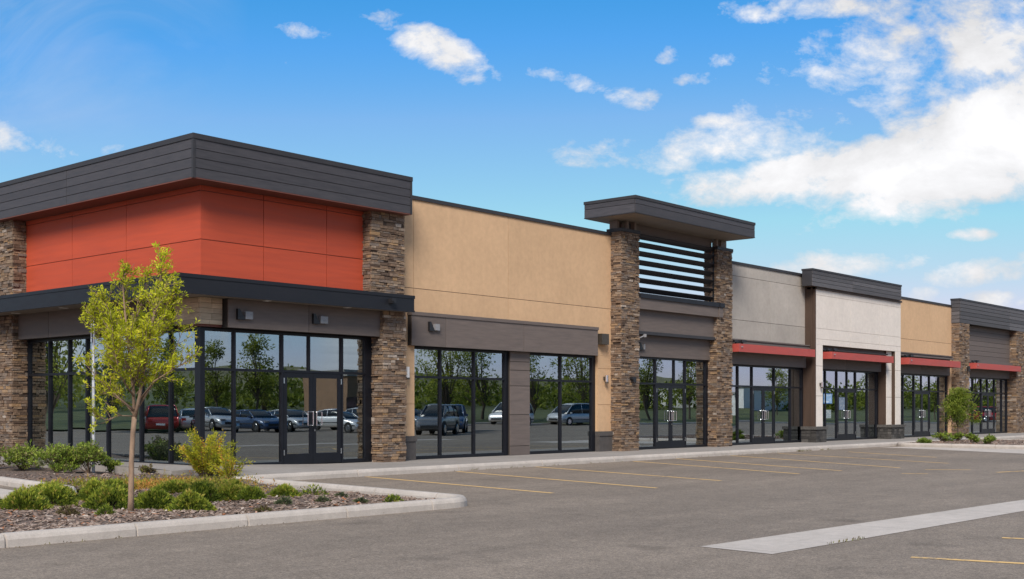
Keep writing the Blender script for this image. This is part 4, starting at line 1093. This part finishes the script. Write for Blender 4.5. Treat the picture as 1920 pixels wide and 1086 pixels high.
# weeds and grit in the kerb joints
b = MB()
def weed(x, y, n, hgt):
    for k in range(n):
        leaf(b, Vector((x + random.gauss(0, 0.05), y + random.gauss(0, 0.02), 0.0)), Vector((random.gauss(0,.5), random.gauss(0,.5), 1)), hgt*random.uniform(0.4, 1), 0.012, random.random())
for k in range(46): 
    x = random.uniform(20, 37); weed(x, 19.69, random.randint(2, 7), random.uniform(0.03, 0.09))
for k in range(30): weed(random.uniform(4, 13), 12.46 + random.uniform(-0.01, 0.04), random.randint(2, 6), random.uniform(0.02, 0.05))
for k in range(5): weed(random.uniform(12.2, 13.4), 5.95, 8, 0.05)
for k in range(14): weed(random.uniform(37.5, 40.5), 19.55, 10, 0.1)
tag(b.build('weeds', M['tanshrub']), 'thin dry weeds growing along kerb joints', 'weeds', kind='stuff')

# galvanised post with a sign seen edge on
px_, py_ = 13.85, 24.25
u = thing('sign_post', 'bare galvanised steel sign post standing among the shrubs', 'sign post', (px_, py_, 0.08))
b = MB(); b.tube([(px_, py_, 0.05), (px_, py_, 3.55)], 0.036, 12); b.tube([(px_, py_, 3.55), (px_, py_, 3.58)], [0.04, 0.02], 12); b.build('post', M['galv'], u)
d = Vector((px_, py_, 0)).normalized(); n_ = Vector((-d.y, d.x, 0))
b = MB(); b.obox((px_ + n_.x*0.05, py_ + n_.y*0.05, 3.2), d*0.17, n_*0.004, (0, 0, 0.24)); b.build('sign_plate', M['galv'], u)
b = MB(); b.obox((px_, py_, 3.36), d*0.02, n_*0.055, (0, 0, 0.015)); b.obox((px_, py_, 3.06), d*0.02, n_*0.055, (0, 0, 0.015)); b.build('clamp', M['steel'], u)

# ------------------------------------------------------------------ what the windows mirror: cars, trees and buildings across the lot
def mat_car(name, col, metal=0.3):
    m = NT(name); m.bsdf.inputs['Base Color'].default_value = (*col, 1); m.bsdf.inputs['Metallic'].default_value = metal
    m.bsdf.inputs['Roughness'].default_value = 0.28; m.bsdf.inputs['Coat Weight'].default_value = 0.6
    return m.m
M['carglass'] = mat_plain('car_glass', (0.015, 0.02, 0.024), 0.05, 0, 0.05)
M['tyre'] = mat_plain('tyre_rubber', (0.02, 0.02, 0.02), 0.85)
M['tail'] = mat_plain('tail_light', (0.4, 0.01, 0.01), 0.2)
PAINT = {k: mat_car('paint_' + k, c) for k, c in dict(silver=(0.50, 0.52, 0.54), grey=(0.12, 0.13, 0.145), blue=(0.06, 0.10, 0.19), white=(0.72, 0.72, 0.72), red=(0.36, 0.02, 0.02), black=(0.02, 0.02, 0.022)).items()}
def car_proto(name, label, loc, rz, paint, kind, group='cars parked across the lot'):
    L = {'sedan': 4.7, 'suv': 4.7, 'van': 5.2}[kind]; W = 1.84; H = {'sedan': 1.45, 'suv': 1.72, 'van': 2.0}[kind]
    belt = {'sedan': 0.92, 'suv': 1.05, 'van': 1.1}[kind]
    u = thing(name, label, 'car', loc, group)
    # built at the origin, then moved by the Empty
    O = Vector(loc)
    def B(fn, nm, mat, par=None, smooth=False):
        b = MB(); fn(b); b.v = [tuple(Vector(p) + O) for p in b.v]; return b.build(nm, mat, par or u, smooth)
    TOP = {'sedan': [(-.5, .66, .80), (-.49, .84, .88), (-.46, .94, .93), (-.40, .975, .97), (-.30, .985, 1), (-.1, .96, 1), (.1, .96, 1), (.24, .94, 1), (.33, .88, .985), (.41, .80, .95), (.46, .72, .90), (.488, .63, .83), (.5, .52, .74)],
           'suv': [(-.5, .76, .86), (-.492, .95, .92), (-.47, 1.03, .95), (-.40, 1.06, .98), (-.2, 1.06, 1), (.1, 1.06, 1), (.25, 1.04, 1), (.36, .99, .98), (.44, .90, .94), (.48, .80, .88), (.5, .62, .80)],
           'van': [(-.5, .80, .90), (-.494, 1.0, .95), (-.47, 1.10, .97), (-.2, 1.12, 1), (.2, 1.12, 1), (.33, 1.09, 1), (.42, 1.0, .97), (.47, .88, .92), (.492, .74, .86), (.5, .6, .8)]}[kind]
    GH = {'sedan': [(-.41, 0), (-.35, .45), (-.27, .86), (-.18, .97), (-.06, 1), (.03, .96), (.10, .80), (.18, .42), (.26, 0)],
          'suv': [(-.485, 0), (-.465, .6), (-.43, .93), (-.3, 1), (0, .99), (.09, .9), (.18, .48), (.27, 0)],
          'van': [(-.488, 0), (-.475, .7), (-.45, .95), (-.25, 1), (.1, .98), (.18, .86), (.28, .45), (.37, 0)]}[kind]
    gb = 0.24 if kind != 'sedan' else 0.2
    def ringed(b, rings, k, caps=True):
        for a, c in zip(rings, rings[1:]):
            for q in range(k):
                q2 = (q+1) % k; b.f.append((a+q, c+q, c+q2, a+q2)); b.t.append(.5)
        if caps:
            b.f.append(tuple(rings[0]+q for q in range(k))); b.t.append(.5); b.f.append(tuple(rings[-1]+q for q in range(k))[::-1]); b.t.append(.5)
    def hull(b):
        rings = []
        for x, zt, wf in TOP:
            r = len(b.v); hw = W/2*wf; z0 = gb + (0.10 if abs(x) > .47 else 0); m = (z0 + zt)/2
            half = [(hw*0.86, z0), (hw*0.97, z0 + 0.07), (hw, m), (hw*0.985, zt - 0.13), (hw*0.94, zt - 0.04), (hw*0.80, zt), (hw*0.4, zt + 0.012)]
            for y, z in half: b.v.append((x*L, y, z))
            for y, z in half[::-1]: b.v.append((x*L, -y, z))
            rings.append(r)
        ringed(b, rings, 14)
    B(hull, 'body', paint, smooth=True)
    def sect(f, grow=0.0):
        zb = belt - 0.02; z = zb + (H - zb)*f; hb = W/2*0.89; ht = hb - (z - zb)*0.26
        return zb, z, hb, ht
    def gl(b):
        rings = []
        for x, f in GH:
            r = len(b.v); zb, z, hb, ht = sect(f)
            half = [(hb, zb - 0.05), ((hb + ht)/2 + 0.015, (zb + z)/2), (ht, z - 0.03*min(1, f*3)), (ht*0.6, z)]
            for y, zz in half: b.v.append((x*L, y, zz))
            for y, zz in half[::-1]: b.v.append((x*L, -y, zz))
            rings.append(r)
        ringed(b, rings, 8)
    B(gl, 'window', M['carglass'], smooth=True)
    def roofskin(b):
        rings = []
        for x, f in GH:
            if f < 0.84: continue
            r = len(b.v); zb, z, hb, ht = sect(f)
            half = [(ht + 0.022, z - 0.075), (ht + 0.018, z - 0.02), (ht*0.6, z + 0.018), (ht*0.2, z + 0.022)]
            for y, zz in half: b.v.append((x*L, y, zz))
            for y, zz in half[::-1]: b.v.append((x*L, -y, zz))
            rings.append(r)
        ringed(b, rings, 8)
        for s in (-1, 1):
            for idx in ((0, 1, 2), (-1, -2, -3)):
                pts = []
                for q in idx:
                    x, f = GH[q]; zb, z, hb, ht = sect(f); pts.append((x*L, s*(ht + 0.005), z - 0.02))
                b.tube(pts, 0.04, 6)
            for x in ((-.10,) if kind == 'sedan' else (-.28, -.02)):
                zb, z, hb, ht = sect(0.97); b.tube([(x*L, s*(hb + .01), zb), (x*L - .05, s*(ht + .012), z - 0.03)], 0.035, 6)
    B(roofskin, 'roof', paint, smooth=True)
    for s in (-1, 1): B(lambda b: b.obox((GH[-2][0]*L, s*(W/2 + 0.04), belt + 0.06), (0.05, 0, 0), (0, 0.11, 0), (0, 0, 0.065)), 'wing_mirror', paint)
    for s in (-1, 1): B(lambda b: b.box(-.47*L, .47*L, s*W/2 - 0.012 if s > 0 else -W/2 - 0.004, W/2 + 0.004 if s > 0 else -W/2 + 0.012, 0.5, 0.55), 'side_trim', M['tyre'])
    B(lambda b: b.box(.496*L, .506*L, -0.5, 0.5, 0.42, 0.56), 'grille', M['black'])
    B(lambda b: b.box(-.506*L, -.498*L, -0.26, 0.26, 0.5, 0.62), 'number_plate', M['whitepaint'])
    wr = 0.33 if kind == 'sedan' else 0.37
    for sx in (-.30, .31):
        for s in (-1, 1):
            yc = s*(W/2 - 0.1)
            B(lambda b: b.tube([(sx*L, s*(W/2 - 0.02), wr + 0.02), (sx*L, s*(W/2 + 0.006), wr + 0.02)], wr + 0.06, 20), 'wheel_arch', M['black'])
            yc = s*(W/2 - 0.09)
            w = B(lambda b: b.tube([(sx*L, yc - 0.11, wr), (sx*L, yc + 0.11, wr)], wr, 18), 'wheel', M['tyre'])
            B(lambda b: b.tube([(sx*L, yc + s*0.105, wr), (sx*L, yc + s*0.12, wr)], [wr*0.66, wr*0.6], 12), 'rim', M['steel'], w)
    for s in (-1, 1):
        B(lambda b: b.box(.45*L, .494*L, s*0.60 - 0.17, s*0.60 + 0.14, 0.62, 0.73), 'headlight', M['lens'])
        B(lambda b: b.box(-.500*L, -.475*L, s*0.62 - 0.14, s*0.62 + 0.14, 0.70, 0.86), 'tail_light', M['tail'])
    u.rotation_euler = (0, 0, rz)
    return u
sedan = car_proto('parked_car', 'silver saloon parked across the lot, mirrored left in the corner shop front glass', (44.5, -18.5, 0), R(100), PAINT['silver'], 'sedan')
suv = car_proto('parked_car', 'grey sport utility car mirrored large in the tan shop left window', (48.6, -2.6, 0), R(150), PAINT['grey'], 'suv')
van = car_proto('parked_car', 'silver van mirrored in the tan shop right window', (84.5, -21.0, 0), R(185), PAINT['silver'], 'van')
CARS = [(sedan, 47.6, -18.2, 95, 'blue', 'dark blue saloon mirrored beside the silver saloon in the corner shop glass'),
        (sedan, 50.6, -18.6, 100, 'silver', 'second silver saloon mirrored behind the left corner shop door'),
        (sedan, 54.6, -18.2, 85, 'white', 'white saloon mirrored behind the right corner shop door'),
        (suv, 57.8, -18.5, 92, 'silver', 'silver estate mirrored behind the corner shop door handles'),
        (sedan, 61.2, -18.3, 96, 'grey', 'grey saloon mirrored in the last corner shop pane'),
        (suv, 41.2, -18.4, 96, 'blue', 'blue estate mirrored in the first pane beside the corner post'),
        (suv, 53.5, -6.0, 140, 'blue', 'dark blue estate mirrored beyond the grey car in the tan shop left window'),
        (sedan, 64.6, -18.4, 92, 'black', 'black saloon mirrored low beside the first stone pillar'),
        (van, 76.5, -21.6, 170, 'white', 'white van mirrored behind the silver van in the tan shop right window'),
        (sedan, 132, -2.8, 60, 'red', 'bright red saloon mirrored in the small tan shop left pane'),
        (suv, 136.5, -1.6, 70, 'red', 'red estate mirrored right of the small tan shop door'),
        (suv, -11.5, 66, 120, 'red', 'red estate mirrored low in the corner shop side glass'),
        (sedan, -12.5, 62.5, 120, 'grey', 'grey saloon mirrored in the side glass next to the corner post'),
        (sedan, -15, 68, 120, 'silver', 'silver saloon mirrored at the edge of the side glass')]
for src, x, y, rz, pc, lab in CARS:
    copy_thing(src, (x, y, 0), R(rz), lab, mats={'body': PAINT[pc], 'roof': PAINT[pc], 'wing_mirror': PAINT[pc]})
TR = 'trees across the lot'
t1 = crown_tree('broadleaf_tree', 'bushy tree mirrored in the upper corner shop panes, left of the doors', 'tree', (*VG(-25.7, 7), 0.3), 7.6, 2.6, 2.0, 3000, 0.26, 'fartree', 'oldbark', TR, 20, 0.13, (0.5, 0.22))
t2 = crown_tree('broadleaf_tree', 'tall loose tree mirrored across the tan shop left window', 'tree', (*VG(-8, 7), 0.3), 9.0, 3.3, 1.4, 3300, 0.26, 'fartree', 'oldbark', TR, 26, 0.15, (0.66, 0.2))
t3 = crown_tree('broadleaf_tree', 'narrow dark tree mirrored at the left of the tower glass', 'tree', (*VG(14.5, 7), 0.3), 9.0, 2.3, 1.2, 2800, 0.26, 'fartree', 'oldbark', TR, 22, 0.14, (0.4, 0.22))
TREES = [(t1, -29.2, 8, .85, 'smaller bushy tree mirrored beside the corner post'), (t2, -4.0, 8, 1.0, 'wide loose tree mirrored at the right of the tan shop left window'),
         (t2, 2.2, 9, .9, 'loose tree mirrored left in the tan shop right window'), (t2, 7.6, 8, 1.0, 'dense bushy tree mirrored right in the tan shop right window'),
         (t1, 20.5, 8, .95, 'bushy tree mirrored at the right of the tower doors'), (t3, 27.6, 14, .7, 'dark tree mirrored in the grey shop left pane'),
         (t2, 35, 6, .85, 'loose tree mirrored in the grey shop right panes'), (t1, 40, 16, 0.8, 'bushy tree mirrored above the white shop door'),
         (t2, 47.5, 5, 1.1, 'bright tree mirrored in the white shop right panes'), (t3, 52, 12, .8, 'dark tree mirrored in the small tan shop left panes'),
         (t1, 58, 8, .9, 'bushy tree mirrored in the small tan shop right panes'), (t2, 64.5, 7, 1.0, 'loose tree mirrored in the charcoal shop left panes'), (t1, 69.5, 7, 1.1, 'bushy tree mirrored in the charcoal shop right panes'),
         (t3, -20, 22, .6, 'distant dark tree mirrored behind the corner shop right door')]
TREES = [(a, *VG(b_, c_), d_, e_) for a, b_, c_, d_, e_ in TREES] + [(t1, -20, 78, .9, 'bushy tree mirrored in the side glass beside the corner post'), (t2, -26, 96, .8, 'loose tree mirrored deep in the side glass'),
         (t2, -4.0, 66, 1.05, 'tall loose tree mirrored in the leftmost side panes'), (t3, -9.5, 78, 1.0, 'tall dark tree mirrored behind the galvanised post')]
for src, x, y, s, lab in TREES:
    copy_thing(src, (x, y, 0.3 if y < 0 else 0.0), random.uniform(0, 6.28), lab, (s, s, s))
# a distant wood that reads as one mass
b = MB()
for i in range(9000):
    if random.random() < 0.7:
        s_, t_ = random.uniform(-60, 130), random.uniform(26, 44); x, y = VG(s_, t_); h_ = 1.6 + 1.2*math.sin(s_*0.37) + 0.8*math.sin(s_*0.93 + 1)
        if 40 < s_ < 58: h_ *= 0.25
    else:
        s_, t_ = random.uniform(-60, 120), random.uniform(26, 40); x, y = WV(s_, t_); h_ = 3.0 + 1.6*math.sin(s_*0.31)
    z = verge_z(s_, t_) + random.random()**0.7*max(0.5, h_); t0 = random.gauss(0.38, 0.2)
    for k in range(3): leaf(b, Vector((x, y, z)) + rv()*0.7, rv() + Vector((0, 0, .4)), random.uniform(0.5, 0.9), 0.4, min(1, max(0, t0 + random.uniform(-.15, .15))))
tag(b.build('wood', M['fartree']), 'far low wood beyond the grass verge, mirrored as a dark green band', 'wood', kind='stuff')
def far_building(name, label, x0, x1, y0, y1, h, mat, wn, z0=0.0):
    u = thing(name, label, 'building', ((x0+x1)/2, (y0+y1)/2, z0))
    MB().box(x0, x1, y0, y1, z0 - 0.3, z0 + h).build('wall', mat, u)
    MB().box(x0 - 0.2, x1 + 0.2, y0 - 0.2, y1 + 0.2, z0 + h, z0 + h + 0.25).build('roof', M['roof'], u)
    for i in range(wn):
        x = x0 + (x1 - x0)*(i + 0.5)/wn
        MB().box(x - 0.9, x + 0.9, y1 + 0.003, y1 + 0.06, z0 + 0.9, z0 + 2.3).build('window', M['carglass'], u)
far_building('warehouse', 'long low white warehouse mirrored in the grey shop glass', 131, 146, -46, -31, 2.7, M['whitepaint'], 0, 1.2)
far_building('brown_building', 'brown office block mirrored in the last pane of the corner shop', 71.5, 78, -43, -37, 4.2, mat_plain('brown_brick', (0.26, 0.16, 0.10), 0.9), 4, 0.5)

# ------------------------------------------------------------------ sky, sun, camera
SUN_EL = R(40)
sun_dir = Vector((-0.72, -0.50, 0)).normalized()*math.cos(SUN_EL) + Vector((0, 0, math.sin(SUN_EL)))   # towards the sun
w = bpy.data.worlds.new('World'); sc.world = w; w.use_nodes = True
class WT(NT):
    def __init__(self, w):
        self.t = w.node_tree; self.n = self.t.nodes
W = WT(w); bg = W.n['Background']
sky = W.new('ShaderNodeTexSky'); sky.sky_type = 'NISHITA'; sky.sun_disc = False
sky.sun_elevation = SUN_EL; sky.sun_rotation = math.atan2(sun_dir.x, sun_dir.y)
sky.altitude = 800; sky.air_density = 1.0; sky.dust_density = 0.7; sky.ozone_density = 2.5
tc = W.new('ShaderNodeTexCoord'); D = tc.outputs['Generated']
def dot(v):
    x = W.new('ShaderNodeVectorMath', operation='DOT_PRODUCT'); W.link(D, x.inputs[0]); x.inputs[1].default_value = v; return x.outputs['Value']
FWD = (0.7555, 0.6551, 0); RGT = (0.6551, -0.7555, 0)
df = dot(FWD); dr = dot(RGT); dz = dot((0, 0, 1))
dfc = W.math('MAXIMUM', df, 0.05)
U = W.math('DIVIDE', dr, dfc); V = W.math('DIVIDE', dz, dfc)
cmb = W.new('ShaderNodeCombineXYZ'); W.link(U, cmb.inputs[0]); W.link(W.math('MULTIPLY', V, 1.5), cmb.inputs[1])
n_big = W.noise(9, 8, 0.62, cmb.outputs[0], 0.3); n_fine = W.noise(30, 6, 0.65, cmb.outputs[0], 0.2)
nz = W.math('ADD', W.math('MULTIPLY', W.math('SUBTRACT', n_big, 0.5), 3.6), W.math('MULTIPLY', W.math('SUBTRACT', n_fine, 0.5), 2.4))
# clouds as soft ellipses in direction space: (tan azimuth, tan elevation, radii, tilt, strength)
def E(px, py, rx, ry, rot, amp): return ((px - 960)/2236, (766 - py)/2236, rx/2236, ry/2236, R(rot), amp)
CL = [E(1640, 335, 400, 42, 2, 1.5), E(1860, 255, 360, 120, 20, 1.7), E(1700, 300, 300, 75, 12, 1.5), E(1560, 328, 280, 50, 7, 1.5), E(1790, 338, 380, 46, -1, 1.6), E(1950, 330, 200, 58, 0, 1.6), E(1640, 130, 200, 110, 15, 0.75), E(1860, 110, 220, 130, 20, 0.7), E(1480, 235, 130, 60, 10, 0.45),
      E(800, 75, 130, 42, -28, 0.75), E(585, 60, 60, 18, -5, 0.6), E(1070, 152, 62, 20, -12, 0.5), E(1190, 180, 58, 24, 5, 0.65), E(1150, 285, 100, 28, 0, 0.45),
      E(1260, 105, 26, 16, 10, 0.4), E(1355, 112, 26, 12, 0, 0.4), E(1345, 228, 36, 14, 0, 0.4), E(1295, 148, 30, 10, 0, 0.3), E(1400, 20, 50, 20, -10, 0.45), E(1560, 10, 130, 26, 0, 0.6), E(1450, 35, 28, 14, 0, 0.4),
      E(0, 258, 75, 38, -12, 0.9), E(100, 280, 80, 18, 0, 0.2), E(1600, 495, 150, 28, 3, 0.7), E(1860, 505, 160, 26, 6, 0.75), E(1730, 552, 34, 18, 0, 0.9), E(1875, 562, 60, 18, 0, 0.8), E(1815, 440, 46, 10, 2, 0.45), E(1280, 290, 120, 34, 10, 0.4)]
mx = None
for cu, cv, ru, rv_, rot, amp in CL:
    a = W.math('SUBTRACT', U, cu); c = W.math('SUBTRACT', V, cv); co, si = math.cos(rot), math.sin(rot)
    x = W.math('ADD', W.math('MULTIPLY', a, co/ru), W.math('MULTIPLY', c, si/ru))
    y = W.math('ADD', W.math('MULTIPLY', a, -si/rv_), W.math('MULTIPLY', c, co/rv_))
    r2 = W.math('ADD', W.math('MULTIPLY', x, x), W.math('MULTIPLY', y, y))
    m_ = W.math('MULTIPLY', W.math('SUBTRACT', 1.0, r2), amp)
    m_ = W.math('MAXIMUM', m_, -0.8)
    mx = m_ if mx is None else W.math('MAXIMUM', mx, m_)
dens = W.math('ADD', mx, nz)
alpha = W.mapr(dens, 0.0, 0.95, 0.0, 1.0)
alpha = W.math('MULTIPLY', alpha, W.mapr(V, -0.02, 0.03, 0, 1))
# thin veil at the upper left
veil = W.math('MULTIPLY', W.mapr(W.noise(5, 6, 0.6, cmb.outputs[0], 0.8), 0.40, 0.72, 0, 0.50), W.math('MULTIPLY', W.mapr(U, -0.22, -0.42, 0, 1), W.mapr(V, 0.20, 0.30, 0, 1)))
alpha = W.math('MAXIMUM', alpha, veil)
front = W.mapr(df, 0.55, 0.8, 0.0, 1.0)
# rest of the sky: scattered cumulus on a flat layer
dzc = W.math('MAXIMUM', dz, 0.06)
pl = W.new('ShaderNodeCombineXYZ'); W.link(W.math('DIVIDE', dot((1,0,0)), dzc), pl.inputs[0]); W.link(W.math('DIVIDE', dot((0,1,0)), dzc), pl.inputs[1])
nb = W.noise(0.55, 8, 0.6, pl.outputs[0], 0.3)
aback = W.math('MULTIPLY', W.mapr(nb, 0.47, 0.62, 0.0, 0.95), W.mapr(dz, 0.0, 0.06, 0.3, 1))
mixa = W.math('ADD', W.math('MULTIPLY', alpha, front), W.math('MULTIPLY', aback, W.math('SUBTRACT', 1.0, front)))
hs = W.new('ShaderNodeHueSaturation'); hs.inputs['Saturation'].default_value = 1.18; hs.inputs['Value'].default_value = 0.86
W.link(sky.outputs[0], hs.inputs['Color'])
shade = W.math('MULTIPLY', W.mapr(dens, 0.1, 1.8, 0.86, 1.03), W.mapr(W.noise(7, 6, 0.6, cmb.outputs[0], 0.4), 0.35, 0.62, 0.80, 1.04))
CLOUD = 4.9
cc = W.new('ShaderNodeCombineColor')
for i, k in enumerate((1.0, 1.0, 1.02)): W.link(W.math('MULTIPLY', shade, CLOUD*k), cc.inputs[i])
pre = W.mixc(1.0, hs.outputs[0], (0.74, 1.04, 1.10), 'MULTIPLY')
sp = W.new('ShaderNodeSeparateColor'); W.link(pre, sp.inputs[0]); sk = W.new('ShaderNodeCombineColor')
# deeper blue towards the zenith: less red scattered there, as in dry prairie air
rr = W.math('MINIMUM', W.math('MULTIPLY', W.math('POWER', sp.outputs[0], 3.0), 1.05), W.math('MULTIPLY', sp.outputs[0], 1.06))
W.link(rr, sk.inputs[0]); W.link(W.math('MINIMUM', W.math('MULTIPLY', sp.outputs[1], 0.79), 3.45), sk.inputs[1]); W.link(W.math('MINIMUM', W.math('MULTIPLY', sp.outputs[2], 0.86), 4.25), sk.inputs[2])
skyc = sk.outputs[0]
W.link(W.mixc(mixa, skyc, cc.outputs[0]), bg.inputs['Color'])
bg.inputs['Strength'].default_value = 0.10
w.cycles.sampling_method = 'MANUAL'; w.cycles.sample_map_resolution = 512

sl = bpy.data.lights.new('sun', 'SUN'); sl.energy = 2.2; sl.angle = R(24); sl.color = (1.0, 0.92, 0.83)
so = bpy.data.objects.new('sun', sl); COL.objects.link(so)
so.rotation_euler = (-sun_dir).to_track_quat('-Z', 'Y').to_euler()

cam = bpy.data.cameras.new('camera'); co = bpy.data.objects.new('camera', cam); COL.objects.link(co)
cam.sensor_width = 36; cam.lens = 36*2236/1920; cam.shift_y = 223/1920; cam.clip_end = 2000; cam.clip_start = 0.1
co.location = (0, 0, 1.5); co.rotation_euler = (R(90), 0, R(40.93 - 90))
sc.camera = co
sc.view_settings.view_transform = 'Standard'; sc.view_settings.look = 'None'; sc.view_settings.gamma = 1
sc.view_settings.exposure = 1.03
sc.render.engine = 'CYCLES'
sc.cycles.max_bounces = 8; sc.cycles.transparent_max_bounces = 12; sc.cycles.glossy_bounces = 4; sc.cycles.diffuse_bounces = 3
sc.cycles.caustics_reflective = False; sc.cycles.caustics_refractive = False
sc.cycles.use_denoising = True
sc.render.use_motion_blur = False
